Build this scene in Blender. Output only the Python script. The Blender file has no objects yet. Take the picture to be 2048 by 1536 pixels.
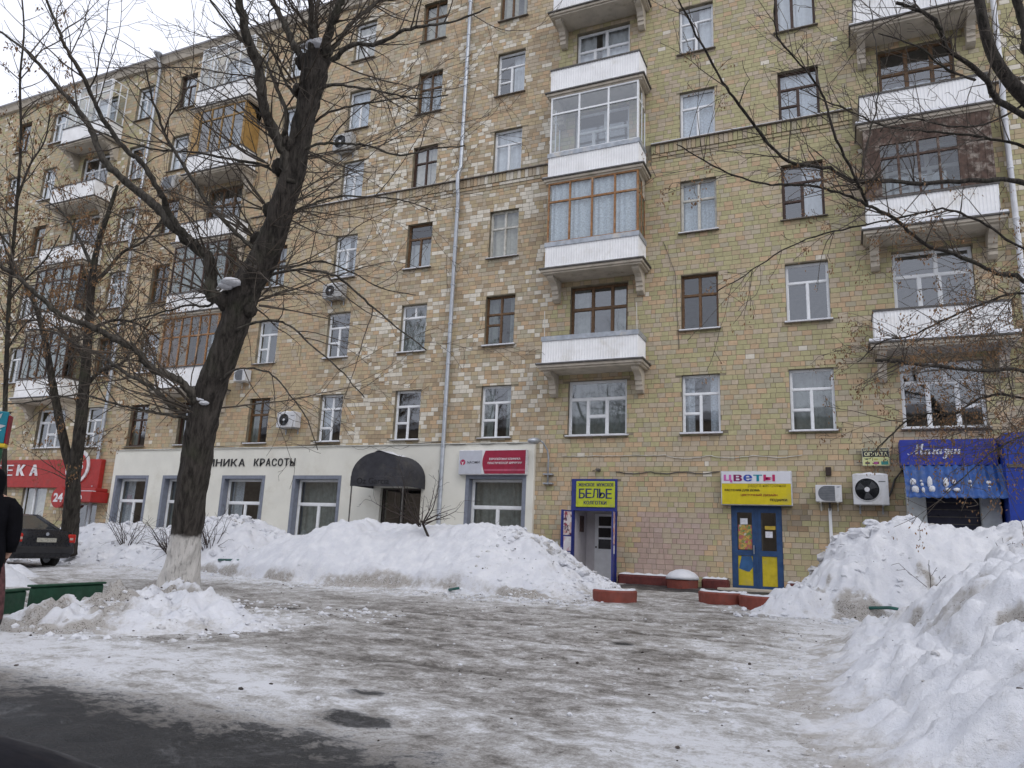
import bpy, math, random
import numpy as np
from mathutils import Vector, Matrix

SC = bpy.context.scene
COL = SC.collection
random.seed(7)
RNG = np.random.default_rng(11)

# ------------------------------------------------------------------ camera
CAM = Vector((0.0, -22.12, 0.942))
YAW, PITCH, ROLL, FPX = -0.4275, 0.2137, 0.0419, 1485.9
_f = Vector((math.sin(YAW)*math.cos(PITCH), math.cos(YAW)*math.cos(PITCH), math.sin(PITCH)))
_r0 = Vector((math.cos(YAW), -math.sin(YAW), 0)); _u0 = _r0.cross(_f)
_r = _r0*math.cos(ROLL) + _u0*math.sin(ROLL)
_u = -_r0*math.sin(ROLL) + _u0*math.cos(ROLL)
cam = bpy.data.cameras.new('camera'); camo = bpy.data.objects.new('camera', cam)
cam.sensor_width = 36; cam.lens = 36*FPX/2048; cam.clip_end = 3000; cam.clip_start = 0.05
camo.matrix_world = Matrix(((_r.x, _u.x, -_f.x, CAM.x), (_r.y, _u.y, -_f.y, CAM.y), (_r.z, _u.z, -_f.z, CAM.z), (0, 0, 0, 1)))
COL.objects.link(camo); SC.camera = camo
def at(px, py, depth):
    "world point that stands at this distance along the view axis (photo pixels)"
    return CAM + depth*(_f + _r*((px-1024)/FPX) - _u*((py-768)/FPX))

# ------------------------------------------------------------------ light
SUN_EL, SUN_AZ = math.radians(45), math.radians(128)
w = bpy.data.worlds.new('World'); SC.world = w; w.use_nodes = True
nt = w.node_tree; nt.nodes.clear()
wo = nt.nodes.new('ShaderNodeOutputWorld'); bg = nt.nodes.new('ShaderNodeBackground')
sky = nt.nodes.new('ShaderNodeTexSky'); sky.sky_type = 'NISHITA'; sky.sun_disc = False
sky.sun_elevation = SUN_EL; sky.sun_rotation = SUN_AZ; sky.air_density = 1.0; sky.dust_density = 4.0
mixn = nt.nodes.new('ShaderNodeMix'); mixn.data_type = 'RGBA'; mixn.inputs[0].default_value = 0.86
mixn.inputs[7].default_value = (9.5, 9.8, 10.9, 1)           # even overcast layer
nt.links.new(sky.outputs[0], mixn.inputs[6]); nt.links.new(mixn.outputs[2], bg.inputs[0])
bg.inputs[1].default_value = 0.118
nt.links.new(bg.outputs[0], wo.inputs[0])
sl = bpy.data.lights.new('sun', 'SUN'); sl.energy = 0.55; sl.angle = math.radians(25); sl.color = (1, .97, .93)
so = bpy.data.objects.new('sun', sl); COL.objects.link(so)
so.rotation_euler = (math.radians(90)-SUN_EL, 0, math.pi - SUN_AZ)
so.location = (0, -20, 40)
SC.view_settings.view_transform = 'Standard'; SC.view_settings.look = 'None'
SC.view_settings.exposure = 0.12; SC.view_settings.gamma = 1.0; SC.view_settings.use_curve_mapping = False
SC.render.engine = 'CYCLES'
SC.cycles.max_bounces = 6; SC.cycles.diffuse_bounces = 3; SC.cycles.glossy_bounces = 3
SC.cycles.transparent_max_bounces = 10; SC.cycles.use_denoising = True
SC.cycles.caustics_reflective = False; SC.cycles.caustics_refractive = False

# ------------------------------------------------------------------ noise
def vnoise(x, y, seed=0):
    x = np.asarray(x, float); y = np.asarray(y, float)
    xi = np.floor(x).astype(np.int64); yi = np.floor(y).astype(np.int64)
    fx = x-xi; fy = y-yi; fx = fx*fx*fx*(fx*(fx*6-15)+10); fy = fy*fy*fy*(fy*(fy*6-15)+10)
    def h(a, b):
        n = (a*374761393 + b*668265263 + seed*974634777) & 0xffffffff
        n = ((n ^ (n >> 13))*1274126177) & 0xffffffff
        n = ((n ^ (n >> 16))*2246822519) & 0xffffffff
        return ((n ^ (n >> 15)) & 0xffff)/65535.0
    a = h(xi, yi); b = h(xi+1, yi); c = h(xi, yi+1); d = h(xi+1, yi+1)
    return (a*(1-fx)+b*fx)*(1-fy) + (c*(1-fx)+d*fx)*fy
def fbm(x, y, seed=0, oct=4, gain=.5):
    s = 0; a = 1; t = 0
    for i in range(oct):
        s = s + a*(vnoise(np.asarray(x)*2**i, np.asarray(y)*2**i, seed+i*17)-.5); t += a; a *= gain
    return s/t*2
def smooth(a, b, x):
    t = np.clip((np.asarray(x, float)-a)/(b-a), 0, 1); return t*t*(3-2*t)

# ------------------------------------------------------------------ materials
class NT:
    "tiny node-tree writer"
    def __init__(s, name):
        s.m = bpy.data.materials.new(name); s.m.use_nodes = True; s.t = s.m.node_tree
        s.p = s.t.nodes['Principled BSDF']; s.out = s.t.nodes['Material Output']; s._tc = None
    def n(s, k, **kw):
        nd = s.t.nodes.new('ShaderNode'+k)
        for a, b in kw.items(): setattr(nd, a, b)
        return nd
    def l(s, a, b): s.t.links.new(a, b)
    def tc(s):
        if s._tc is None: s._tc = s.n('TexCoord')
        return s._tc.outputs['Object']
    def val(s, sock, v):
        if isinstance(v, (int, float)): sock.default_value = v
        elif isinstance(v, tuple): sock.default_value = v if len(v) == 4 or len(sock.default_value) == 3 else (*v, 1)
        else: s.l(v, sock)
    def mapped(s, sc=(1, 1, 1), rot=(0, 0, 0)):
        m = s.n('Mapping'); s.l(s.tc(), m.inputs[0]); m.inputs['Scale'].default_value = sc; m.inputs['Rotation'].default_value = rot
        return m.outputs[0]
    def noise(s, scale, detail=4, rough=.55, vec=None, col=False):
        nd = s.n('TexNoise'); nd.inputs['Scale'].default_value = scale; nd.inputs['Detail'].default_value = detail
        nd.inputs['Roughness'].default_value = rough
        s.l(vec if vec is not None else s.tc(), nd.inputs['Vector'])
        return nd.outputs['Color' if col else 0]
    def ramp(s, v, a, b, lo=0., hi=1.):
        nd = s.n('MapRange'); nd.interpolation_type = 'SMOOTHSTEP'
        s.l(v, nd.inputs[0]); nd.inputs[1].default_value = a; nd.inputs[2].default_value = b
        nd.inputs[3].default_value = lo; nd.inputs[4].default_value = hi
        return nd.outputs[0]
    def math(s, op, a, b=0.):
        nd = s.n('Math', operation=op); s.val(nd.inputs[0], a); s.val(nd.inputs[1], b); return nd.outputs[0]
    def mix(s, f, a, b, mode='MIX'):
        nd = s.n('Mix', data_type='RGBA', blend_type=mode); s.val(nd.inputs[0], f); s.val(nd.inputs[6], a); s.val(nd.inputs[7], b)
        return nd.outputs[2]
    def attr(s, name, col=False):
        nd = s.n('Attribute', attribute_name=name); return nd.outputs['Color' if col else 'Fac']
    def bump(s, h, strength=.3, dist=.02):
        nd = s.n('Bump'); s.l(h, nd.inputs['Height']); nd.inputs['Strength'].default_value = strength; nd.inputs['Distance'].default_value = dist
        s.l(nd.outputs[0], s.p.inputs['Normal']); return nd
    def base(s, c): s.val(s.p.inputs['Base Color'], c)
    def rough(s, r): s.val(s.p.inputs['Roughness'], r)

_mats = {}
def mat(name, col, rough=.6, metal=0., var=.18, scale=6., bump=.0, bscale=40., spec=.4, dirt=None, dscale=2.):
    "plain painted / coated surface with uneven tone, fine relief and wear"
    if name in _mats: return _mats[name]
    t = NT(name); n = t.noise(scale, 5)
    c = t.mix(t.ramp(n, .25, .75), tuple(v*(1-var) for v in col), tuple(min(1, v*(1+var)) for v in col))
    if dirt:
        d = t.ramp(t.noise(dscale, 7, .7), .5, .72); c = t.mix(d, c, dirt)
    t.base(c); t.rough(t.ramp(t.noise(scale*2.3, 3), .3, .7, max(0, rough-.08), min(1, rough+.08)))
    t.p.inputs['Metallic'].default_value = metal; t.p.inputs['Specular IOR Level'].default_value = spec
    if bump: t.bump(t.noise(bscale, 4), bump, .01)
    _mats[name] = t.m; return t.m

def m_brick():
    t = NT('ceramic_brick'); tint = t.attr('tint', True)
    n = t.noise(9, 6, .65); f = t.noise(60, 3)
    c = t.mix(1., tint, t.mix(t.ramp(n, .2, .8), (.88, .875, .86), (1.10, 1.10, 1.10)), 'MULTIPLY')
    st = t.ramp(t.noise(.55, 6, .7, t.mapped((1.6, 1.6, .5))), .52, .75)
    c = t.mix(t.math('MULTIPLY', st, .28), c, (.24, .195, .13))
    t.base(c); t.rough(.72); t.p.inputs['Specular IOR Level'].default_value = .3
    t.bump(f, .12, .004); return t.m
def m_mortar(): return mat('mortar', (.22, .19, .135), .95, var=.35, scale=3, bump=.3)
def m_snow(name='snow', dirty=0.35):
    t = NT(name)
    n = t.noise(3.2, 8, .62); g = t.noise(26, 6, .65); sp = t.noise(70, 2, .5)
    d = t.attr('dirt')
    c = t.mix(t.ramp(n, .35, .7), (.66, .675, .72), (.76, .77, .80))
    amt = t.math('ADD', t.math('MULTIPLY', d, 1.15), t.math('MULTIPLY', t.ramp(g, .45, .75), dirty))
    m1 = t.math('MULTIPLY', t.ramp(t.math('MULTIPLY', amt, t.math('ADD', t.ramp(t.noise(8, 6, .6), .3, .7, .35, 1.05), t.ramp(n, .3, .7, 0, .6))), .2, 1.15), .85)
    c = t.mix(m1, c, (.34, .315, .28))
    m2 = t.ramp(t.math('ADD', t.math('MULTIPLY', d, .22), t.math('ADD', t.math('MULTIPLY', sp, .7), t.math('MULTIPLY', t.noise(18, 4), .3))), .745, .82)
    c = t.mix(m2, c, (.13, .115, .10))
    t.base(c); t.rough(.75); t.p.inputs['Specular IOR Level'].default_value = .25
    h = t.math('ADD', t.math('MULTIPLY', g, .7), t.math('MULTIPLY', t.noise(110, 3), .3))
    t.bump(h, .8, .045); return t.m
def m_glass(name='window_glass', ior=.17, tint=(.86, .90, .91)):
    t = NT(name); t.t.nodes.remove(t.p)
    lw = t.n('LayerWeight'); lw.inputs[0].default_value = .5
    fr = t.math('ADD', t.math('MULTIPLY', t.math('POWER', lw.outputs['Facing'], 4.), 1-ior), ior)
    tr = t.n('BsdfTransparent'); tr.inputs[0].default_value = (*tint, 1)
    gl = t.n('BsdfGlossy'); gl.inputs['Roughness'].default_value = .03; gl.inputs[0].default_value = (.93, .96, 1, 1)
    bp = t.n('Bump'); bp.inputs['Strength'].default_value = .04; bp.inputs['Distance'].default_value = .02
    t.l(t.noise(1.6, 2), bp.inputs['Height']); t.l(bp.outputs[0], gl.inputs['Normal'])
    mx = t.n('MixShader'); t.l(fr, mx.inputs[0]); t.l(tr.outputs[0], mx.inputs[1]); t.l(gl.outputs[0], mx.inputs[2])
    t.l(mx.outputs[0], t.out.inputs[0]); return t.m
def m_bark(name, col, white_to=None):
    t = NT(name); v = t.mapped((7, 7, 1.1)); n = t.noise(2.2, 7, .65, v); n2 = t.noise(1.3, 5)
    c = t.mix(t.ramp(n, .3, .7), tuple(x*.35 for x in col), tuple(x*1.45 for x in col))
    c = t.mix(t.ramp(n2, .5, .8, 0, .5), c, (.075, .085, .05))
    if white_to is not None:
        sp = t.n('SeparateXYZ'); t.l(t.tc(), sp.inputs[0])
        z = t.math('ADD', sp.outputs[2], t.math('MULTIPLY', t.noise(5, 4), .22))
        wm = t.ramp(z, white_to+.16, white_to+.05)
        wn = t.ramp(t.noise(3, 7, .7, v), .33, .5, .45, 1.)
        c = t.mix(t.math('MULTIPLY', wm, wn), c, (.64, .62, .59))
    t.base(c); t.rough(.9); t.p.inputs['Specular IOR Level'].default_value = .2
    t.bump(n, 1., .06); return t.m

# ------------------------------------------------------------------ mesh builder
class MB:
    def __init__(s): s.v = []; s.f = []
    def add(s, vs, fs):
        o = len(s.v); s.v.extend([tuple(p) for p in vs]); s.f.extend([tuple(i+o for i in q) for q in fs]); return s
    def box(s, x0, x1, y0, y1, z0, z1):
        return s.add([(x0, y0, z0), (x1, y0, z0), (x1, y1, z0), (x0, y1, z0), (x0, y0, z1), (x1, y0, z1), (x1, y1, z1), (x0, y1, z1)],
                     [(0, 3, 2, 1), (4, 5, 6, 7), (0, 1, 5, 4), (1, 2, 6, 5), (2, 3, 7, 6), (3, 0, 4, 7)])
    def bbox(s, x0, x1, y0, y1, z0, z1, b=.01):
        "box with chamfered edges"
        xs, ys, zs = (x0, x1), (y0, y1), (z0, z1); V = []; idx = {}
        for i in (0, 1):
            for j in (0, 1):
                for k in (0, 1):
                    sx, sy, sz = (1, -1)[i]*b, (1, -1)[j]*b, (1, -1)[k]*b
                    for ax in range(3):
                        idx[i, j, k, ax] = len(V)
                        V.append((xs[i]+(0 if ax == 0 else sx), ys[j]+(0 if ax == 1 else sy), zs[k]+(0 if ax == 2 else sz)))
        g = lambda i, j, k, a: idx[i, j, k, a]; F = []
        for i in (0, 1):
            q = [g(i, 0, 0, 0), g(i, 1, 0, 0), g(i, 1, 1, 0), g(i, 0, 1, 0)]; F.append(q if i else q[::-1])
            q = [g(0, i, 0, 1), g(0, i, 1, 1), g(1, i, 1, 1), g(1, i, 0, 1)]; F.append(q if i else q[::-1])
            q = [g(0, 0, i, 2), g(1, 0, i, 2), g(1, 1, i, 2), g(0, 1, i, 2)]; F.append(q if i else q[::-1])
        for j in (0, 1):
            for k in (0, 1):
                q = [g(0, j, k, 1), g(1, j, k, 1), g(1, j, k, 2), g(0, j, k, 2)]; F.append(q if j == k else q[::-1])
                q = [g(j, 0, k, 0), g(j, 1, k, 0), g(j, 1, k, 2), g(j, 0, k, 2)]; F.append(q if j != k else q[::-1])
                q = [g(j, k, 0, 0), g(j, k, 1, 0), g(j, k, 1, 1), g(j, k, 0, 1)]; F.append(q if j == k else q[::-1])
        for i in (0, 1):
            for j in (0, 1):
                for k in (0, 1):
                    q = [g(i, j, k, 0), g(i, j, k, 1), g(i, j, k, 2)]; F.append(q if (i+j+k) % 2 else q[::-1])
        return s.add(V, F)
    def plate(s, x0, x1, z0, z1, holes, y0, y1, outer=True):
        "upright plate facing -Y with rectangular holes"
        holes = [(max(a, x0), min(b, x1), max(c, z0), min(d, z1)) for a, b, c, d in holes if a < x1 and b > x0 and c < z1 and d > z0]
        xs = sorted({x0, x1, *[h[0] for h in holes], *[h[1] for h in holes]}); zs = sorted({z0, z1, *[h[2] for h in holes], *[h[3] for h in holes]})
        for i in range(len(xs)-1):
            k0 = 0
            for k in range(len(zs)-1):
                cx, cz = (xs[i]+xs[i+1])/2, (zs[k]+zs[k+1])/2
                if any(h[0] < cx < h[1] and h[2] < cz < h[3] for h in holes): continue
                s.add([(xs[i], y0, zs[k]), (xs[i+1], y0, zs[k]), (xs[i+1], y0, zs[k+1]), (xs[i], y0, zs[k+1])], [(0, 1, 2, 3)])
        for a, b, c, d in holes:
            s.add([(a, y0, c), (b, y0, c), (b, y0, d), (a, y0, d), (a, y1, c), (b, y1, c), (b, y1, d), (a, y1, d)],
                  [(0, 4, 5, 1), (1, 5, 6, 2), (2, 6, 7, 3), (3, 7, 4, 0)])
        if outer:
            a, b, c, d = x0, x1, z0, z1
            s.add([(a, y0, c), (b, y0, c), (b, y0, d), (a, y0, d), (a, y1, c), (b, y1, c), (b, y1, d), (a, y1, d)],
                  [(1, 5, 4, 0), (2, 6, 5, 1), (3, 7, 6, 2), (0, 4, 7, 3)])
        return s
    def tube(s, pts, rad, n=6, cap=True, rough=0.):
        pts = [Vector(p) for p in pts]; o = len(s.v); k = len(pts)
        if not hasattr(rad, '__len__'): rad = [rad]*k
        up = Vector((0.31, .17, .93))
        for i, p in enumerate(pts):
            d = (pts[min(i+1, k-1)]-pts[max(i-1, 0)])
            d = d.normalized() if d.length > 1e-9 else Vector((0, 0, 1))
            if abs(d.dot(up)) > .97: up = Vector((.9, .3, .1))
            a = d.cross(up).normalized(); b = d.cross(a); up = b if False else up
            for j in range(n):
                t = 2*math.pi*j/n; r = rad[i]*(1+(random.uniform(-rough, rough) if rough else 0))
                s.v.append(tuple(p + a*(math.cos(t)*r) + b*(math.sin(t)*r)))
        for i in range(k-1):
            for j in range(n):
                a = o+i*n+j; b = o+i*n+(j+1) % n
                s.f.append((a, b, b+n, a+n))
        if cap and n > 2: s.f.append(tuple(o+j for j in reversed(range(n)))); s.f.append(tuple(o+(k-1)*n+j for j in range(n)))
        return s
    def lathe(s, prof, c, axis='z', n=24, sx=1, sy=1):
        "prof: (radius, height) list"
        o = len(s.v); c = Vector(c)
        for r, h in prof:
            for j in range(n):
                t = 2*math.pi*j/n; a, b = math.cos(t)*r*sx, math.sin(t)*r*sy
                s.v.append(tuple(c + (Vector((a, b, h)) if axis == 'z' else Vector((a, -h, b)) if axis == 'y' else Vector((h, a, b)))))
        for i in range(len(prof)-1):
            for j in range(n):
                a = o+i*n+j; b = o+i*n+(j+1) % n; s.f.append((a, b, b+n, a+n))
        s.f.append(tuple(o+(len(prof)-1)*n+j for j in range(n))); s.f.append(tuple(o+j for j in reversed(range(n))))
        return s
    def prism(s, poly, lo, hi, axis='x'):
        "extrude a polygon: axis x takes (y,z) points, y takes (x,z), z takes (x,y)"
        k = len(poly); o = len(s.v)
        for h in (lo, hi):
            for a, b in poly: s.v.append((h, a, b) if axis == 'x' else (a, h, b) if axis == 'y' else (a, b, h))
        for i in range(k): j = (i+1) % k; s.f.append((o+i, o+j, o+k+j, o+k+i))
        s.f.append(tuple(o+i for i in reversed(range(k)))); s.f.append(tuple(o+k+i for i in range(k)))
        return s
    def blob(s, c, r, seed=0, sub=1, flat=.7, jit=.25):
        vs, fs = ICO[sub]; rg = random.Random(seed)
        o = len(s.v); a = rg.uniform(0, 6.28); ca, sa = math.cos(a), math.sin(a); r = r if isinstance(r, tuple) else (r, r, r*flat)
        for x, y, z in vs:
            q = 1+rg.uniform(-jit, jit); x, y = x*ca-y*sa, x*sa+y*ca
            s.v.append((c[0]+x*r[0]*q, c[1]+y*r[1]*q, c[2]+z*r[2]*q))
        s.f.extend(tuple(i+o for i in f) for f in fs); return s
    def build(s, name, m=None, parent=None, smooth=False, world=True, fix=False):
        me = bpy.data.meshes.new(name)
        vs = s.v
        if parent is not None and world and parent.type == 'EMPTY':
            b = parent.location; vs = [(x-b.x, y-b.y, z-b.z) for x, y, z in s.v]
        elif parent is not None and world and parent.parent is not None and parent.parent.type == 'EMPTY':
            b = parent.parent.location; vs = [(x-b.x, y-b.y, z-b.z) for x, y, z in s.v]
        me.from_pydata(vs, [], s.f)
        if fix:
            import bmesh
            bm = bmesh.new(); bm.from_mesh(me); bmesh.ops.recalc_face_normals(bm, faces=bm.faces); bm.to_mesh(me); bm.free()
        if m is not None: me.materials.append(m)
        if smooth: me.polygons.foreach_set('use_smooth', [True]*len(me.polygons))
        me.update()
        o = bpy.data.objects.new(name, me); COL.objects.link(o)
        if parent is not None: o.parent = parent
        return o
def _ico():
    import bmesh
    out = {}
    for sub in (1, 2, 3):
        bm = bmesh.new(); bmesh.ops.create_icosphere(bm, subdivisions=sub, radius=1)
        out[sub] = ([tuple(v.co) for v in bm.verts], [tuple(v.index for v in f.verts) for f in bm.faces]); bm.free()
    return out
ICO = _ico()
def tag(o, label, cat, group=None, kind=None):
    if label: o['label'] = label
    if cat: o['category'] = cat
    if group: o['group'] = group
    if kind: o['kind'] = kind
    return o
def empty(name, loc, label, cat, group=None, rz=0):
    e = bpy.data.objects.new(name, None); e.empty_display_size = .2; COL.objects.link(e)
    e.location = loc; e.rotation_euler = (0, 0, rz); return tag(e, label, cat, group)
def text(body, x0, x1, z0, z1, y, m, parent, name='lettering', bold=0., shear=0., ext=.004, keep=False, dbl=0.):
    cu = bpy.data.curves.new('txt', 'FONT'); cu.body = body; cu.offset = bold; cu.shear = shear; cu.extrude = .02; cu.resolution_u = 3
    o = bpy.data.objects.new('txt', cu); COL.objects.link(o); bpy.context.view_layer.update()
    me = bpy.data.meshes.new_from_object(o.evaluated_get(bpy.context.evaluated_depsgraph_get()))
    co = np.array([v.co[:] for v in me.vertices]); fs = [tuple(p.vertices) for p in me.polygons]
    bpy.data.objects.remove(o); bpy.data.curves.remove(cu); bpy.data.meshes.remove(me)
    a, b = co.min(0), co.max(0); sx = (x1-x0)/(b[0]-a[0]); sz = (z1-z0)/(b[1]-a[1])
    if keep: sx = min(sx, sz)
    mb = MB(); mb.v = [(x0+(p[0]-a[0])*sx, y-ext*(p[2]-a[2])/.04, z0+(p[1]-a[1])*sz) for p in co]; mb.f = fs
    if dbl:      # heavier face: the same outline laid side by side
        v0, f0, n0 = list(mb.v), list(mb.f), len(mb.v)
        for q_, s_ in ((1, -dbl), (2, dbl)):
            mb.v += [(x+s_, y_-.0012*q_, z) for x, y_, z in v0]; mb.f += [tuple(i+n0*q_ for i in f) for f in f0]
    return mb.build(name, m, parent)

# ================================================================== GROUND
def gz(Y):
    t = np.clip((-2-np.asarray(Y, float))/10, 0, 1); return -0.22*t*t*(3-2*t)
def grid_obj(name, xs, ys, Z, m, attrs=None, parent=None, mask=None, smooth=True):
    nx, ny = len(xs), len(ys); X, Y = np.meshgrid(xs, ys)
    co = np.stack([X, Y, Z], -1).reshape(-1, 3)
    i = np.arange(nx*ny).reshape(ny, nx)
    q = np.stack([i[:-1, :-1], i[:-1, 1:], i[1:, 1:], i[1:, :-1]], -1).reshape(-1, 4)
    if mask is not None:
        mk = mask.reshape(-1); q = q[mk[q].any(1)]
        used = np.unique(q); rm = -np.ones(nx*ny, int); rm[used] = np.arange(len(used)); q = rm[q]; co = co[used]
    else: used = None
    me = bpy.data.meshes.new(name); me.vertices.add(len(co)); me.vertices.foreach_set('co', co.ravel().astype(np.float32))
    me.loops.add(q.size); me.loops.foreach_set('vertex_index', q.ravel().astype(np.int32))
    me.polygons.add(len(q)); me.polygons.foreach_set('loop_start', (np.arange(len(q))*4).astype(np.int32))
    me.update(calc_edges=True)
    if smooth: me.polygons.foreach_set('use_smooth', np.ones(len(q), bool))
    for k, a in (attrs or {}).items():
        at_ = me.attributes.new(k, 'FLOAT', 'POINT'); a = a.reshape(-1); a = a if used is None else a[used]
        at_.data.foreach_set('value', a.astype(np.float32))
    me.materials.append(m); me.validate()
    o = bpy.data.objects.new(name, me); COL.objects.link(o); o.parent = parent
    return o
def m_ground():
    t = NT('packed_ice')
    st = t.mapped((.95, 1.1, 1), (0, 0, .25))
    A1 = t.noise(.9, 6, .6, st); B1 = t.noise(3.6, 8, .7, st); C1 = t.noise(15, 8, .8, st); D1_ = t.noise(55, 5, .7)
    v = t.math('ADD', t.math('ADD', t.math('MULTIPLY', A1, .22), t.math('MULTIPLY', B1, .30)), t.math('ADD', t.math('MULTIPLY', C1, .32), t.math('MULTIPLY', D1_, .16)))
    v = t.math('ADD', v, t.math('MULTIPLY', t.attr('white'), .085))
    r = t.n('ValToRGB'); t.l(v, r.inputs[0]); el = r.color_ramp.elements
    for k in range(3): el.new(.5)
    for e_, (p, cc) in zip(el, ((.415, (.095, .087, .08)), (.46, (.215, .203, .188)), (.50, (.34, .325, .308)), (.55, (.53, .525, .52)), (.60, (.74, .75, .78)))): e_.position = p; e_.color = (*cc, 1)
    c = r.outputs[0]
    a = t.math('ADD', t.attr('asph'), t.math('MULTIPLY', t.math('SUBTRACT', t.math('ADD', t.math('MULTIPLY', A1, .5), t.math('MULTIPLY', B1, .5)), .5), 2.6))
    am = t.ramp(t.math('ADD', a, t.math('MULTIPLY', t.math('SUBTRACT', C1, .5), 1.6)), -.05, .40)
    asp = t.mix(t.ramp(D1_, .35, .7), (.013, .014, .016), (.027, .028, .031))
    asp = t.mix(t.ramp(v, .53, .62, 0, .55), asp, (.16, .16, .165))
    c = t.mix(am, c, asp)
    sp = t.ramp(t.noise(85, 2), .70, .78); c = t.mix(t.math('MULTIPLY', sp, .6), c, (.06, .05, .045))
    t.base(c)
    t.rough(t.mix(am, t.ramp(B1, .35, .65, .42, .82), t.ramp(D1_, .3, .7, .40, .62))); t.p.inputs['Specular IOR Level'].default_value = .35
    t.bump(t.math('ADD', t.math('MULTIPLY', C1, .9), t.math('ADD', t.math('MULTIPLY', B1, .9), t.math('MULTIPLY', D1_, .35))), .8, .05); return t.m
def stretch(lo, hi, step, far):
    core = np.arange(lo, hi+1e-6, step); g = []; d = step; x = hi
    while x < far: d *= 1.35; x += d; g.append(x)
    h = []; d = step; x = lo
    while x > -far: d *= 1.35; x -= d; h.append(x)
    return np.array(h[::-1]+list(core)+g)
gx = stretch(-26, 7, .075, 900); gy = stretch(-21.6, -2, .075, 900)
GX, GY = np.meshgrid(gx, gy)
def patchf(cx, cy, rx, ry): return 1.2 - ((GX-cx)/rx)**2 - ((GY-cy)/ry)**2
near = smooth(900, 5, np.abs(GX+9)*.3+np.abs(GY+10)*.3)
GZ = gz(GY) + near*(fbm(GX*1.1, GY*2.2, 3, 5)*.03+(np.abs(fbm(GX*2.1+.4*GY, GY*3.6, 13, 4))-.2)*.035 + fbm(GX*.35, GY*.4, 9, 2)*.05)*smooth(0, -1.2, GY)
RUT = 0*GX
for y0_, sl_, cv_ in ((-9.6, .05, .0), (-11.1, .05, 0.), (-12.6, -.06, .012), (-14.2, -.06, .012), (-15.6, .10, -.01)):
    RUT += np.exp(-((GY-(y0_+sl_*(GX+6)+cv_*(GX+6)**2+.25*fbm(GX*.35, 0*GX+y0_, 5, 2)))/.13)**2)*smooth(.3, .6, vnoise(GX*.5, GY*.5, 44))
GZ = GZ-.022*RUT*smooth(-24, -20, GX)
bound = -18.05 - .55*smooth(-2.6, -1.0, GX) + .25*smooth(-5.5, -7, GX) - 2.2*smooth(-.9, .3, GX)
asph = np.clip((bound-GY)*.75, -3, 2.2)
for p in ((-3.50, -16.93, .26, .2), (-8.3, -12.1, .33, .2), (-3.1, -17.65, .5, .26), (-2.75, -12.2, .25, .35), (-2.1, -10.6, .6, .12), (-1.0, -3.8, 3.5, .5)):
    asph = np.maximum(asph, np.clip(patchf(*p)*.9-.65, -3, .5))
asph = np.maximum(asph, np.where((GY > -3.2) & (GX > -6) & (GX < .5), .35, -3))
white = np.clip(smooth(2.2, .2, np.abs(GY+7.6))*smooth(-3.6, -5, GX)*.8 + smooth(-2.2, -.3, GX)*smooth(-4, -7, GY)*1.0
                + smooth(1.5, .3, np.abs(GY+17.0))*smooth(-3, -5, GX)*.7 + smooth(-13, -17, GX)*.5 + smooth(2.4, .6, np.hypot((GX+9)/1.3, GY+14.2))*.6
                + smooth(1.4, 0, np.abs(GY+17.2))*.35, 0, 1) - .55*RUT
ground = grid_obj('ground', gx, gy, GZ, m_ground(), {'asph': asph, 'white': white})
tag(ground, 'trodden grey ice and dirty snow over dark wet asphalt', None, kind='structure')
def ground_z(x, y):
    j = np.clip(np.searchsorted(gx, x), 1, len(gx)-1); i = np.clip(np.searchsorted(gy, y), 1, len(gy)-1)
    return float(GZ[i, j])

# ================================================================== BUILDING
bld = empty('apartment_building', (-19, 0, 0), 'seven storey tan brick apartment block with shops on the ground floor', 'building')
M_W = mat('white_plastic', (.80, .82, .84), .35, var=.06)
M_OW = mat('old_white_paint', (.58, .57, .52), .6, var=.2, dirt=(.36, .33, .27))
M_BR = mat('brown_varnish', (.135, .075, .035), .5, var=.3, scale=14)
M_DB = mat('dark_brown_paint', (.06, .032, .022), .45, var=.25)
M_OR = mat('weathered_orange_wood', (.30, .15, .062), .65, var=.35, scale=9, dirt=(.42, .30, .2))
M_YL = mat('yellow_varnished_boards', (.33, .20, .065), .5, var=.2, scale=5)
M_RU = mat('flaking_red_brown_boards', (.085, .055, .043), .85, var=.45, scale=7, dirt=(.33, .29, .25), dscale=4)
M_CONC = mat('painted_concrete', (.50, .45, .375), .85, var=.12, scale=3, bump=.2, dirt=(.33, .29, .22))
M_SHEET = mat('white_metal_sheet', (.84, .845, .85), .45, var=.06, scale=2.5, dirt=(.70, .69, .66), dscale=1.3)
M_GREYM = mat('grey_flashing', (.36, .39, .43), .45, .3, var=.2, dirt=(.55, .52, .46))
M_DARKM = mat('dark_edge_metal', (.10, .095, .09), .5, .2, var=.3)
M_GALV = mat('galvanised_steel', (.43, .46, .50), .42, .55, var=.18, scale=4, dirt=(.30, .31, .33))
M_GLASS = m_glass(); M_GLASSD = m_glass('old_window_glass', .11, (.78, .82, .82))
M_SNOW = m_snow('ledge_snow', .05); M_SNOWB = m_snow('bank_snow', .22)
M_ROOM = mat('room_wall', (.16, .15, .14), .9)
M_CURT = mat('white_curtain', (.72, .74, .78), .9, var=.1, scale=8)
M_LACE = mat('lace_curtain', (.62, .67, .74), .9, var=.25, scale=20)
M_CREAM = mat('cream_curtain', (.62, .58, .50), .9, var=.15, scale=7)
M_CURG = mat('grey_green_curtain', (.30, .33, .31), .9, var=.2)
M_SILL = mat('sill_metal', (.17, .15, .13), .5, .2, var=.3)
M_BLUEGREY = mat('blue_grey_reveal', (.20, .22, .27), .7, var=.12)
M_RENDER = mat('cream_render', (.73, .72, .65), .85, var=.05, scale=1.2, bump=.12, bscale=120, dirt=(.65, .63, .55), dscale=.8)
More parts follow.
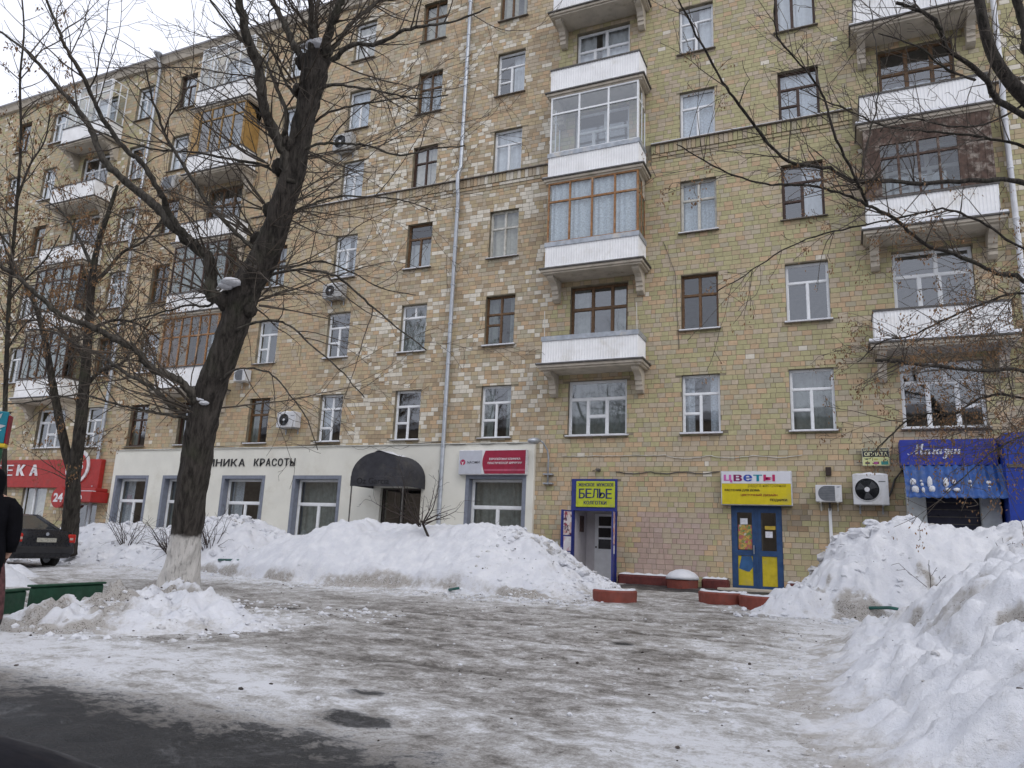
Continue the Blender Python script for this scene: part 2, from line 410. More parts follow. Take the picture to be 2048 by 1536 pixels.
FH = 3.2; ROOF = 23.5; XL, XR = -50., 13.
def sill(k): return 4.40+FH*(k-2)
def slab_z(k): return 6.60+FH*(k-3)

COLS = {'E': (-1.37, -.19), 'D': (-4.43, -3.30), 'C': (-11.21, -10.09), 'B': (-14.66, -13.59), 'A': (-17.99, -16.95), 'Z': (-21.45, -20.42),
        'Y': (-28.10, -27.02), 'H': (-30.95, -29.88), 'I': (-37.25, -36.25), 'J': (-40.1, -39.05), 'K': (-43.6, -42.5)}
LAY = {'T2': [(0, 1, .68, 1), (0, .5, 0, .68), (.5, 1, 0, .68)],
       'T2m': [(0, 1, .68, 1), (0, .48, .35, .68), (0, .48, 0, .35), (.48, 1, 0, .68)],
       'X4': [(0, .5, .64, 1), (.5, 1, .64, 1), (0, .5, 0, .64), (.5, 1, 0, .64)],
       'X5': [(0, .5, .64, 1), (.5, 1, .64, 1), (0, .5, .43, .64), (0, .5, 0, .43), (.5, 1, 0, .64)],
       'X4m': [(0, .5, .70, 1), (.5, 1, .70, 1), (0, .5, .3, .70), (0, .5, 0, .3), (.5, 1, 0, .70)],
       'S3': [(0, .5, .74, 1), (.5, 1, .74, 1), (0, 1, 0, .74)],
       'P2': [(0, .42, 0, 1), (.42, 1, 0, 1)],
       'P4': [(0, 1, .67, 1), (0, .33, 0, .67), (.33, .65, .36, .67), (.33, .65, 0, .36), (.65, 1, 0, .67)],
       'P5': [(0, .55, .70, 1), (.55, 1, .70, 1), (0, .33, 0, .70), (.33, .68, 0, .70), (.68, 1, .33, .70), (.68, 1, 0, .33)],
       'D6': [(0, .38, .72, 1), (.38, .72, .72, 1), (.72, 1, .72, 1), (0, .38, .36, .72), (0, .38, 0, .36), (.38, .72, 0, .72), (.72, 1, 0, .72)],
       'D5': [(0, .55, .74, 1), (.55, 1, .74, 1), (0, .33, 0, .74), (.33, .58, 0, .74), (.58, 1, 0, .74)],
       'C3': [(0, 1, .60, 1), (0, .5, 0, .60), (.5, 1, 0, .60)]}
# (frame, layout, curtain, sill snow)
WN = {'D': {2: ('W', 'T2m', 'half', 1), 3: ('B', 'X4', None, 1), 4: ('O', 'X4', 'lace', 1), 5: ('W', 'T2', 'full', 0), 6: ('W', 'T2m', 'full', 0), 7: ('W', 'T2', 'full', 0)},
      'E': {2: ('W', 'T2m', 'grey', 1), 3: ('W', 'T2', None, 1), 4: ('K', 'T2m', 'right', 0), 5: ('K', 'T2m', 'lace', 0), 6: ('K', 'P2', 'full', 0), 7: ('W', 'T2', 'full', 0)},
      'C': {2: ('W', 'T2m', 'half', 1), 3: ('B', 'X5', 'half', 1), 4: ('O', 'X4', 'full', 1), 5: ('W', 'T2', 'full', 0), 6: ('W', 'T2m', 'right', 0), 7: ('B', 'P2', 'full', 0)},
      'B': {2: ('W', 'T2m', None, 1), 3: ('W', 'S3', 'grey', 1), 4: ('B', 'T2', 'low', 1), 5: ('K', 'X4', 'full', 1), 6: ('B', 'X4', 'full', 0), 7: ('B', 'X4', 'full', 0)},
      'A': {2: ('W', 'X4m', 'half', 1), 3: ('W', 'T2m', None, 1), 4: ('W', 'T2', 'full', 1), 5: ('W', 'T2', 'full', 0), 6: ('W', 'T2', 'full', 0), 7: ('W', 'T2', 'full', 0)},
      'Z': {2: ('B', 'X4', 'half', 1), 3: ('W', 'T2m', 'half', 1), 4: ('B', 'X4', 'full', 1), 5: ('W', 'T2', 'full', 0), 6: ('W', 'T2', 'full', 0), 7: ('W', 'T2', 'full', 0)},
      'Y': {2: ('K', 'X4', 'half', 0), 3: ('W', 'T2m', 'half', 1), 4: ('B', 'X4', None, 0), 5: ('K', 'T2', 'half', 0), 6: ('W', 'T2', 'full', 0), 7: ('K', 'T2', 'full', 0)},
      'H': {2: ('W', 'T2m', None, 1), 3: ('B', 'X4', 'half', 1), 4: ('W', 'T2', 'full', 1), 5: ('W', 'T2', 'full', 0), 6: ('W', 'T2', 'right', 0), 7: ('W', 'T2', 'full', 0)}}
for c in 'IJK':
    WN[c] = {k: ('W' if (k+ord(c)) % 3 else 'B', 'T2' if k % 2 else 'X4', 'full' if k > 4 else 'half', 1) for k in range(2, 8)}
MF = {'W': M_W, 'B': M_BR, 'K': M_DB, 'O': M_OW}
BAL = {'centre': -7.1, 'right': 2.42, 'left': -24.25, 'far': -33.25}
BW = .97

holes = []     # openings through the wall
for c, (a, b) in COLS.items():
    for k in range(2, 8): holes.append((a, b, sill(k), sill(k)+1.80))
for n, cx in BAL.items():
    holes.append((cx-BW, cx+BW, sill(2), sill(2)+1.80))
    for k in range(3, 8): holes.append((cx-BW, cx+BW, slab_z(k)+.06, sill(k)+1.80))
CLX0, CLX1, CLZ = -28.45, -9.12, 4.20
D1 = (-7.86, -6.40, 0.0, 3.05); D2 = (-3.06, -1.70, 0.0, 2.34); D3 = (1.45, 3.35, 0.0, 2.7)
PHW = (-34.35, -32.7, .9, 2.85); PHD = (-30.7, -29.3, 0., 1.95)
holes += [D1, D2, D3, PHW, PHD]
CLW = [(-11.42, -9.50, .75, 3.04), (-18.66, -16.72, .75, 3.02), (-22.14, -20.24, .75, 3.02), (-25.35, -23.55, .75, 3.02), (-28.12, -26.42, .75, 3.02)]
CLD = (-14.88, -13.24, 0., 2.72)
wall = MB().plate(XL, XR, -.4, ROOF-.2, holes+[(a, b, c, d) for a, b, c, d in CLW]+[CLD], 0, .34).build('wall', m_mortar(), bld)
# inner rooms: storey floors and a back wall so that the windows look into rooms
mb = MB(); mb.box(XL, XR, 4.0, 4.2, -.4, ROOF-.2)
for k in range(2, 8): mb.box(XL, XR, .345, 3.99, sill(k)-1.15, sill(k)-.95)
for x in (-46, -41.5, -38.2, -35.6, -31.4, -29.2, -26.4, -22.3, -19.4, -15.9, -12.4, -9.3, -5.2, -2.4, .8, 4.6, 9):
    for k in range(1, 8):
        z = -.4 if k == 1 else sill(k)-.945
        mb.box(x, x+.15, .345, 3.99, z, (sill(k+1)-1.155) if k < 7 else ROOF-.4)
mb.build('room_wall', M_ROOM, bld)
# roof: eaves, gentle slope with snow, guard rail
mb = MB(); mb.prism([(-.32, ROOF-.10), (-.32, ROOF), (8, ROOF+1.6), (8, ROOF+1.45), (.1, ROOF-.2)], XL-.3, XR+.3)
roof = mb.build('roof', mat('roof_sheet', (.22, .21, .21), .5, .3), bld)
mb = MB(); mb.prism([(.05, ROOF+.085), (.05, ROOF+.15), (7.9, ROOF+1.72), (7.9, ROOF+1.6)], XL, XR); mb.build('snow', M_SNOW, roof)
mb = MB(); mb.prism([(-.16, ROOF-.42), (-.22, ROOF-.2), (-.30, ROOF-.103), (0, ROOF-.103), (0, ROOF-.42)], XL, XR); mb.build('cornice', M_CONC, bld)
mb = MB()
for i in range(32):
    x = XL+1+i*2.0; mb.box(x-.012, x+.012, .5, .53, ROOF+.1, ROOF+.75)
for z in (.42, .74): mb.box(XL+.5, XR-.5, .505, .525, ROOF+z, ROOF+z+.02)
mb.build('railing', M_DARKM, roof)
mb = MB(); mb.box(-25.6, -24.4, 1.2, 2.0, ROOF, ROOF+1.1); mb.box(-25.7, -24.3, 1.1, 2.1, ROOF+1.1, ROOF+1.2); mb.build('chimney', M_CONC, roof)

# ---- bricks
def tint_of(x, z, r, rg):
    n1 = float(vnoise(x/2.6, z/2.6, 5)); n2 = float(vnoise(x/1.1, z/.9, 8)); n3 = float(vnoise(x/5, z/6, 21))
    T = {'tan': (.48, .39, .25), 'orange': (.515, .375, .24), 'green': (.43, .395, .225), 'pink': (.475, .40, .30), 'grey': (.43, .385, .28), 'white': (.68, .635, .545), 'brown': (.385, .30, .20)}
    if x < -29.4: P = dict(tan=.3, grey=.28, green=.16, orange=.12, brown=.04, white=.04+.06*n2)
    elif x < -18.6: P = dict(tan=.45, orange=.26, pink=.16, brown=.06, grey=.06, white=.01)
    elif x < -8.75:
        n4 = .45*float(vnoise(x/1.7, z/1.3, 8))+.35*float(vnoise(x/.6, z/.42, 18))+.2*float(vnoise(x/.3, z/.17, 28))
        wh = 1.9*max(0, n4-.34)*(.5+.8*n1)*float(smooth(-19.2, -15.6, x))*(.55+.45*float(smooth(4, 8, z)))
        P = dict(tan=.22, orange=.14, pink=.30, brown=.18, grey=.10, white=wh)
    elif x > 4.4: P = dict(tan=.2, green=.5, white=.25)
    else:
        g = .30+.5*n3+(.12 if z > 9 else -.04); P = dict(tan=.22, orange=.16 if z < 13 else .06, pink=.24, green=max(.05, g), grey=.1, white=.004)
        if z < 4.3: P['orange'] = .3; P['grey'] = .16; P['green'] = .2; P['pink'] = .26
    t = sum(P.values()); r *= t
    for k, v in P.items():
        r -= v
        if r <= 0: break
    c = T[k]; j = 1+rg.uniform(-.075, .075)
    if -5.75 < x < -3.7 and .25 < z < 2.05 and n2 > .2: c = tuple(.15*a+.85*b for a, b in zip(c, (.44, .33, .295)))      # old pink overpaint
    if -2.0 < x < -.2 and 1.6 < z < 2.35 and n1 > .35: c = tuple(a*.62 for a in c)                                     # soot below the unit
    for a_, b_ in COLS.values():                 # run-off streaks under the sills
        if a_-.12 < x < b_+.12 and z > 4.3:
            d_ = (sill(int((z-4.4)//FH)+3)-z) if z > 4.4 else 4.4-z
            if 0 < d_ < 1.1: j *= 1-.17*(1-d_/1.1)*float(vnoise(x*4, z*.7, 33))
    return tuple(min(.8, a*j) for a in c)
rg = random.Random(3)
excl = list(holes)+[(CLX0, CLX1, -1, CLZ)]
LEDGE = (13.46, 14.05)
BH, J = .150, .009
rows = []; z = -.02
bricks = []
zz = -.02
while zz < ROOF-.45:
    za, zb = zz+J/2, zz+BH-J/2; zz += BH
    if zb > LEDGE[0] and za < LEDGE[1]: continue
    ex = [h for h in excl if h[2] < zb and h[3] > za]
    x = -47.5+rg.uniform(0, .27)
    while x < 9.5:
        wdt = rg.choice((.265, .265, .265, .25, .27, .13, .2))*rg.uniform(.97, 1.03)
        a, b = x+J/2, x+wdt-J/2; x += wdt; c, d = za, zb; ok = True
        for h in ex:
            if h[0] < b and h[1] > a:
                if h[2] > c+.05 and h[2] < d: d = h[2]; continue      # sill cuts the top off
                if h[3] < d-.05 and h[3] > c: c = h[3]; continue
                if h[2] >= d-.002 or h[3] <= c+.002: continue
                if a < h[0] < b and h[0]-a > b-h[1]: b = h[0]
                elif a < h[1] < b: a = h[1]
                else: ok = False; break
        if ok and b-a > .03 and d-c > .02: bricks.append((a, b, c, d, tint_of((a+b)/2, (c+d)/2, rg.random(), rg), rg.uniform(.004, .009)))
def brick_arrays(L):
    n = len(L); A = np.array([l[:4] for l in L]); p = np.array([l[5] for l in L]); e = .0025
    a, b, c, d = A.T; V = np.zeros((n, 8, 3))
    for i, (x, z) in enumerate(((a, c), (b, c), (b, d), (a, d))): V[:, i] = np.stack([x, 0*x+.002, z], 1)
    for i, (x, z) in enumerate(((a+e, c+e), (b-e, c+e), (b-e, d-e), (a+e, d-e))): V[:, 4+i] = np.stack([x, -p, z], 1)
    F = np.array([(4, 5, 6, 7), (0, 1, 5, 4), (1, 2, 6, 5), (2, 3, 7, 6), (3, 0, 4, 7)])
    Q = (F[None]+8*np.arange(n)[:, None, None]).reshape(-1, 4)
    return V.reshape(-1, 3), Q, np.repeat(np.array([(*l[4], 1.) for l in L]), 5, 0)
def brick_mesh(name, V, Q, C, m):
    me = bpy.data.meshes.new(name); me.vertices.add(len(V)); me.vertices.foreach_set('co', V.ravel().astype(np.float32))
    me.loops.add(Q.size); me.loops.foreach_set('vertex_index', Q.ravel().astype(np.int32))
    me.polygons.add(len(Q)); me.polygons.foreach_set('loop_start', (np.arange(len(Q))*4).astype(np.int32)); me.update(calc_edges=True); me.polygons.foreach_set('use_smooth', np.zeros(len(Q), bool))
    at_ = me.attributes.new('tint', 'FLOAT_COLOR', 'FACE'); at_.data.foreach_set('color', C.ravel().astype(np.float32)); me.materials.append(m); return me
M_BRICK = m_brick()
def vis_d(l):          # the ones that show largest: near the eye, not behind the snow or signs
    x, zc = (l[0]+l[1])/2, (l[2]+l[3])/2
    if (l[1]-l[0]) < .2 or not (-5.9 < x < .95) or zc < .35 or zc > 4.2: return 1e9
    if -3.4 < x < -1.3 and 2.2 < zc < 3.35: return 1e9
    if x > -.75 and zc < 1.4+.7*(x+.75): return 1e9
    return abs(x+2.2)+.6*abs(zc-2.2)
bricks.sort(key=vis_d)
single, rest = bricks[:298], bricks[298:]
V, Q, C = brick_arrays(rest); V = V-np.array(bld.location)
me = brick_mesh('brick_courses', V, Q, C, M_BRICK); o = bpy.data.objects.new('brick_courses', me); COL.objects.link(o); o.parent = bld; o['kind'] = 'stuff'
protos = {}
for l in single:       # shared unit meshes, one for each tone
    key = tuple(round(v*12)/12*1.0 for v in l[4])
    if key not in protos:
        V, Q, C = brick_arrays([(-.5*.25, .5*.25, -.5*.137, .5*.137, l[4], .007)]); protos[key] = brick_mesh('brick', V, Q, C, M_BRICK)
    o = bpy.data.objects.new('brick', protos[key]); COL.objects.link(o); o.parent = bld
    o.location = Vector(((l[0]+l[1])/2, 0, (l[2]+l[3])/2))-bld.location; o.scale = ((l[1]-l[0])/.25, l[5]/.007, (l[3]-l[2])/.137)

# ---- string course under the fifth floor windows
V = []
segs = [(-47.5, -34.99), (-31.51, -25.99), (-22.51, -8.84), (-5.36, .68), (4.16, 9.5)]
L = []
for a0, b0 in segs:
    x = a0
    while x < b0-.05: L.append((x+.006, min(b0, x+.145)-.006, 13.70, 14.0, tuple(v*.9 for v in tint_of(x, 13, rg.random(), rg)), .07+rg.uniform(0, .006))); x += .145
    x = a0
    while x < b0-.05: L.append((x+.006, min(b0, x+.27)-.006, 13.58, 13.685, tuple(v*.9 for v in tint_of(x, 13, rg.random(), rg)), .045)); x += .27
    x = a0-.1
    while x < b0-.05: L.append((max(a0, x)+.006, min(b0, x+.27)-.006, 13.335, 13.45, tint_of(x, 13, rg.random(), rg), .008)); x += .27
    x = a0
    while x < b0-.05: L.append((x+.006, min(b0, x+.27)-.006, 13.46, 13.57, tuple(v*.85 for v in tint_of(x, 13, rg.random(), rg)), .02)); x += .27
V, Q, C = brick_arrays(L); V = V-np.array(bld.location)
o = bpy.data.objects.new('string_course', brick_mesh('string_course', V, Q, C, M_BRICK)); COL.objects.link(o); o.parent = bld; sc_ = o; o['kind'] = 'stuff'
mb = MB(); ms = MB()
for a0, b0 in segs:
    mb.prism([(-.15, 14.012), (-.15, 14.04), (0, 14.065), (0, 14.005)], a0, b0)
    x = a0
    while x < b0-.3:
        x2 = min(b0, x+rg.uniform(.8, 3)); h = rg.uniform(0, .035)
        if h > .012: ms.prism([(-.14, 14.042), (-.13, 14.042+h), (-.02, 14.066+h), (-.004, 14.066)], x, x2)
        x = x2
o = mb.build('ledge_flashing', M_SILL, bld); o['kind'] = 'stuff'; o = ms.build('ledge_snow', M_SNOW, bld); o['kind'] = 'stuff'

# ---- windows
def curtain(mb, x0, x1, z0, z1, y, amp=.025):
    n = max(6, int((x1-x0)/.045)); vs = []; ph = random.uniform(0, 6)
    for i in range(n+1):
        x = x0+(x1-x0)*i/n; yy = y+amp*math.sin(ph+i*1.3+1.5*math.sin(i*.37))
        vs += [(x, yy, z0), (x, yy, z1)]
    mb.add(vs, [(2*i, 2*i+2, 2*i+3, 2*i+1) for i in range(n)]); return mb
def window(x0, x1, z0, z1, fr, lay, cur=None, snow=0, y=.13, parent=None, do_sill=True, glass=None, edge=.06, bar=.028, name='window', join=False):
    W, H = x1-x0, z1-z0; hs = []
    for u0, u1, v0, v1 in LAY[lay]:
        hs.append((x0+u0*W+(edge if u0 == 0 else bar), x0+u1*W-(edge if u1 == 1 else bar), z0+v0*H+(edge if v0 == 0 else bar), z0+v1*H-(edge if v1 == 1 else bar)))
    mb = MB().plate(x0+.004, x1-.004, z0+.004, z1-.004, hs, y, y+.06)
    for a, b, c, d in hs:        # sash rim a step back inside each light
        t = .018; mb.plate(a, b, c, d, [(a+t, b-t, c+t, d-t)], y+.022, y+.055, outer=False)
    win = mb.build(name, fr, parent or bld)
    g = glass or M_GLASS
    pm = MB()
    for a, b, c, d in hs:
        q = pm if join else MB(); tl = random.uniform(-.004, .004)
        q.add([(a, y+.04+tl, c), (b, y+.04-tl, c), (b, y+.04-tl, d), (a, y+.04+tl, d)], [(0, 1, 2, 3)])
        if not join: q.build('pane', g, win)
    if join: pm.build('pane', g, win)
    if cur:
        cm = MB(); m = M_CURT
        if cur == 'full':
            g_ = random.choice((0, 0, .12, .2, .0)); u_ = x0+W*random.uniform(.35, .65); m = random.choice((M_CURT, M_CURT, M_LACE, M_CREAM))
            curtain(cm, x0-.1, u_-g_*W/2, z0-.05, z1+.05, .30); curtain(cm, u_+g_*W/2, x1+.1, z0-.05, z1+.05, .30)
        elif cur == 'lace': curtain(cm, x0-.1, x1+.1, z0-.05, z1+.05, .30); m = M_LACE
        elif cur == 'grey': curtain(cm, x0-.1, x1+.1, z0-.05, z1+.05, .5); m = M_CURG
        elif cur == 'half':
            curtain(cm, x0-.1, x0+W*.28, z0-.05, z1+.05, .42); curtain(cm, x1-W*.3, x1+.1, z0-.05, z1+.05, .42); m = M_CURG if random.random() < .5 else M_LACE
        elif cur == 'right': curtain(cm, x0+W*.48, x1+.1, z0-.05, z1+.05, .40)
        elif cur == 'low': curtain(cm, x0-.1, x1+.1, z0-.05, z0+H*.62, .40)
        cm.build('curtain', m, win)
    if do_sill:
        sm = MB(); sm.prism([(-.11, z0-.035), (-.11, z0-.012), (y+.01, z0+.022), (y+.01, z0+.004), (-.095, z0-.035)], x0-.07, x1+.07)
        sm.build('sill', M_SILL, win)
        if snow and random.random() < .8:
            h = random.uniform(.018, .05); s2 = MB(); s2.prism([(-.105, z0-.010), (-.10, z0-.012+h), (y-.03, z0+.018+h), (y+.008, z0+.023)], x0-.05, x1+.06); s2.build('snow', M_SNOW, win)
    return win
for c, (a, b) in COLS.items():
    for k, (fr, lay, cur, sn) in WN[c].items():
        dx = random.uniform(-.01, .01)
        window(a, b, sill(k), sill(k)+1.80, MF[fr], lay, cur, sn, glass=M_GLASSD if fr in 'OB' else M_GLASS, do_sill=(k != 5), join=(c in 'IJK'))
BWN = {('centre', 2): ('W', 'P4', 'grey'), ('centre', 3): ('B', 'D6', 'half'), ('centre', 4): ('O', 'D5', None), ('centre', 5): ('W', 'D5', None), ('centre', 6): ('W', 'D5', 'full'), ('centre', 7): ('B', 'D6', 'full'),
       ('right', 2): ('W', 'P5', None), ('right', 3): ('W', 'D5', None), ('right', 4): ('W', 'D5', 'half'), ('right', 5): ('B', 'D6', 'low'), ('right', 6): ('W', 'D5', 'full'), ('right', 7): ('W', 'D5', 'full'),
       ('left', 2): ('K', 'P4', 'half'), ('left', 3): ('B', 'D6', None), ('left', 4): ('B', 'D6', 'half'), ('left', 5): ('B', 'D6', 'half'), ('left', 6): ('W', 'D5', 'full'), ('left', 7): ('W', 'D5', 'full'),
       ('far', 2): ('W', 'P4', None), ('far', 3): ('B', 'D6', 'half'), ('far', 4): ('B', 'D6', None), ('far', 5): ('W', 'D5', 'half'), ('far', 6): ('W', 'D5', None), ('far', 7): ('W', 'D5', 'full')}
for (n, k), (fr, lay, cur) in BWN.items():
    cx = BAL[n]; z0 = sill(2) if k == 2 else slab_z(k)+.06
    window(cx-BW, cx+BW, z0, sill(k)+1.80, MF[fr], lay, cur, 1, do_sill=(k == 2), name='window' if k == 2 else 'balcony_door', edge=.07, bar=.04, join=(n == 'far'))

# ---- balconies
def corrug(mb, p0, p1, z0, z1, nrm, pitch=.085, amp=.011):
    "ribbed sheet from p0 to p1 (x,y), ribs point along nrm"
    L = math.dist(p0, p1); n = max(2, int(L/pitch)); vs = []
    for i in range(n):
        for t, h in ((0, 0), (.62, 0), (.72, 1), (.90, 1)):
            u = (i+t)/n; x = p0[0]+(p1[0]-p0[0])*u+nrm[0]*amp*h; y = p0[1]+(p1[1]-p0[1])*u+nrm[1]*amp*h
            vs += [(x, y, z0), (x, y, z1)]
    vs += [(*p1, z0), (*p1, z1)]
    mb.add(vs, [(2*i, 2*i+2, 2*i+3, 2*i+1) for i in range(len(vs)//2-1)])
def glazing(b, cx, zl, zh, kind):
    x0, x1, y = cx-1.53, cx+1.53, -.90; H = zh-zl
    spec = {'plastic': (M_W, 3, .70, M_GLASS), 'white4': (M_W, 4, .72, M_GLASS), 'wood': (M_OR, 4, .68, M_GLASSD), 'yellow': (M_YL, 4, .74, M_GLASS), 'rust': (M_RU, 4, .55, M_GLASSD), 'old': (M_DB, 5, .70, M_GLASSD), 'plank': (M_OR, 6, .6, M_GLASSD)}[kind]
    m, n, tr, g = spec; e = .055 if kind in ('plastic', 'white4') else .05; bw = .03
    fx0, fx1 = x0, x1
    if kind == 'yellow': fx0, fx1 = x0+.42, x1-.05
    if kind == 'rust': fx0, fx1 = x0+.35, x1-.75
    hs = []; 
    zt = zl+H*tr; ztop = zh-(.0 if kind != 'rust' else .5)
    for i in range(n):
        a = fx0+(fx1-fx0)*i/n+(e if i == 0 else bw); bq = fx0+(fx1-fx0)*(i+1)/n-(e if i == n-1 else bw)
        hs.append((a, bq, zl+e, zt-bw)); hs.append((a, bq, zt+bw, ztop-e))
    mb = MB().plate(fx0, fx1, zl, ztop, hs, y, y+.06)
    # side frames
    sides = []
    for sx, xs in ((-1, x0), (1, x1)):
        a0, a1 = -.84, -.02
        if kind in ('yellow', 'rust', 'plank'): continue
        for p, q in ((a0, a0+.05), (a1-.05, a1), ((a0+a1)/2-.025, (a0+a1)/2+.025)):
            mb.box(xs-.03 if sx > 0 else xs, xs if sx > 0 else xs+.03, p, q, zl, zh)
        for p, q in ((zl, zl+.05), (zh-.05, zh), (zt-.03, zt+.03)):
            for r0, r1 in ((a0+.052, (a0+a1)/2-.027), ((a0+a1)/2+.027, a1-.052)):
                mb.box(xs-.028 if sx > 0 else xs+.002, xs-.002 if sx > 0 else xs+.028, r0, r1, p, q)
        sides.append((xs+(.0 if sx < 0 else -.015)+(.015 if sx < 0 else 0), a0+.05, a1-.05))
    fr = mb.build('glazing_frame', m, b)
    for a, bq, c, d in hs: MB().add([(a, y+.035, c), (bq, y+.035, c), (bq, y+.035, d), (a, y+.035, d)], [(0, 1, 2, 3)]).build('pane', g, b)
    for xs, p, q in sides: MB().add([(xs, p, zl+.05), (xs, q, zl+.05), (xs, q, zh-.05), (xs, p, zh-.05)], [(0, 1, 2, 3)]).build('pane', g, b)
    if kind in ('yellow', 'rust', 'plank'):            # board-clad ends
        for xs0 in (x0, x1-.03):
            yy = -.84
            while yy < -.03: MB().box(xs0, xs0+.03, yy, min(-.02, yy+.136), zl, zh-random.uniform(0, .01)).build('board', m, b); yy += .14
        for r0, r1 in ((x0, fx0), (fx1, x1)):
            xx = r0
            while xx < r1-.03: MB().box(xx+.003, min(r1, xx+.137), y+random.uniform(0, .008), y+.03, zl, zh-.01).build('board', m, b); xx += .14
        if kind == 'rust':
            xx = fx0
            while xx < fx1-.03: MB().box(xx+.003, min(fx1, xx+.157), y+random.uniform(0, .01), y+.03, ztop+.004, zh-random.uniform(0, .02)).build('board', m, b); xx += .16
    if kind in ('wood', 'old'):
        cm = MB(); curtain(cm, x0+.1, x1-.1, zl, zh-.05, -.78); cm.build('curtain', M_LACE if kind == 'wood' else M_CURG, b)
GLZ = {('centre', 4): 'wood', ('centre', 5): 'plastic', ('right', 4): 'rust', ('left', 3): 'plank', ('left', 4): 'old', ('left', 6): 'yellow', ('left', 7): 'white4', ('far', 7): 'white4', ('far', 3): 'old', ('far', 4): 'old'}
CAPD = {('centre', 3), ('centre', 4), ('centre', 5)}
def balcony(n, k):
    cx = BAL[n]; S = slab_z(k); hw = 1.74 if n != 'right' else 1.72
    mb = MB(); mb.box(cx-hw, cx+hw, -1.02, .0, S-.045, S); b = mb.build('balcony', M_DARKM, bld)
    mb = MB(); mb.box(cx-hw+.05, cx+hw-.05, -.97, -.001, S-.13, S-.047); mb.box(cx-hw+.11, cx+hw-.11, -.91, -.001, S-.19, S-.132); mb.build('soffit', M_CONC, b)
    for sx in (-1, 1):
        x = cx+sx*(hw-.32)
        prof = [(-.002, S-.192), (-.80, S-.192), (-.80, S-.27), (-.70, S-.33), (-.52, S-.36), (-.40, S-.44), (-.36, S-.55), (-.30, S-.58), (-.30, S-.69), (-.25, S-.71), (-.25, S-.84), (-.12, S-.92), (-.002, S-.92)]
        MB().prism(prof, x-.11, x+.11).build('bracket', M_CONC, b)
    H = .86; p0, p1, y = cx-1.55, cx+1.55, -.93
    mb = MB(); corrug(mb, (p0, y), (p1, y), S+.03, S+H, (0, -1)); corrug(mb, (p1, y), (p1, -.01), S+.03, S+H, (1, 0)); corrug(mb, (p0, -.01), (p0, y), S+.03, S+H, (-1, 0))
    mb.build('parapet', M_SHEET, b)
    ch = .13 if (n, k) in CAPD else .03
    mb = MB(); mb.box(p0-.03, p1+.03, y-.035, y+.04, S+H-ch, S+H+.02); mb.box(p1-.03, p1+.034, y+.041, -.01, S+H-ch, S+H+.02); mb.box(p0-.034, p0+.03, y+.041, -.01, S+H-ch, S+H+.02)
    mb.build('coping', M_GREYM if ch > .1 else M_DARKM, b)
    if random.random() < .85 or n == 'right':
        h = random.uniform(.02, .05)+(.05 if n == 'right' else 0)
        MB().prism([(-1.015, S+.002), (-.99, S+h*.7), (-.955, S+h), (-.952, S+.002)], cx-hw+.02, cx+hw-.02).build('snow', M_SNOW, b)
    if (n, k) in GLZ: glazing(b, cx, S+H+.022, slab_z(k+1)-.192, GLZ[n, k])
    if (n, k) == ('centre', 3):
        for x in (p0+.04, p1-.04): MB().tube([(x, y+.06, S+H+.021), (x-.02, y+.06, S+H+.9)], .012, 6).build('line_post', M_OW, b)
for n in BAL:
    for k in range(3, 8): balcony(n, k)

# ---- drainpipes
def drainpipe(x, m, r=.075):
    pts = [(x, -.20, .42), (x, -.16, .6), (x, -.16, 13.3), (x, -.28, 13.75), (x+.02, -.28, 14.2), (x+.03, -.16, 14.5), (x+.03, -.16, ROOF-.6), (x+.03, -.42, ROOF-.15)]
    p = MB().tube(pts, r, 10).build('drainpipe', m, bld, smooth=True)
    z = 1.2
    while z < ROOF-1:
        if not 13.2 < z < 14.6:
            MB().lathe([(r+.004, 0), (r+.016, .01), (r+.016, .05), (r+.004, .06)], (x+(.03 if z > 14 else 0), -.16, z), n=12).build('collar', m, p)
            MB().box(x-.01, x+.01, -.09, 0, z+.02, z+.04).build('clamp', M_DARKM, p)
        z += 1.45
    MB().lathe([(r, 0), (r+.10, .18), (r+.12, .2), (r+.12, .26)], (x+.03, -.42, ROOF-.2), n=12).build('hopper', m, p)
drainpipe(-12.48, M_GALV); drainpipe(-29.5, M_GALV); drainpipe(4.42, mat('pale_pipe_paint', (.68, .70, .74), .5, var=.1))

# ---- clinic front: rendered skin on the ground floor
h2 = CLW+[CLD]
clf = MB().plate(CLX0, CLX1, -.3, CLZ, [(a-.0, b+.0, c, d) for a, b, c, d in h2], -.14, .10).build('clinic_front', M_RENDER, bld)
MB().prism([(-.19, CLZ+.002), (-.19, CLZ+.03), (-.002, CLZ+.06), (-.002, CLZ+.002)], CLX0-.03, CLX1+.03).build('flashing', mat('pale_flashing', (.6, .6, .55), .5), clf)
for i, (a, b, c, d) in enumerate(CLW):
    mb = MB(); t = .13
    mb.plate(a-t, b+t, c-.02, d+t, [(a, b, c-.02, d)], -.152, -.141); mb.add([(a+.002, -.15, c), (a+.002, .1, c), (a+.002, .1, d), (a+.002, -.15, d)], [(0, 1, 2, 3)])
    mb.add([(b-.002, -.15, c), (b-.002, .1, c), (b-.002, .1, d), (b-.002, -.15, d)], [(0, 3, 2, 1)]); mb.add([(a, -.15, d-.002), (b, -.15, d-.002), (b, .1, d-.002), (a, .1, d-.002)], [(0, 3, 2, 1)])
    mb.build('window_surround', M_BLUEGREY, clf)
    window(a, b, c, d, M_W, 'C3', 'grey' if i < 2 else 'half', 0, y=.11, edge=.07, bar=.045, do_sill=False)
mb = MB(); a, b, c, d = CLD; mb.plate(a, b, c, d, [(a+.06, b-.85, .05, d-.06), (b-.78, b-.06, .05, d-.06)], .05, .12)
cd = mb.build('clinic_door', mat('dark_door_frame', (.07, .06, .055), .5), bld)
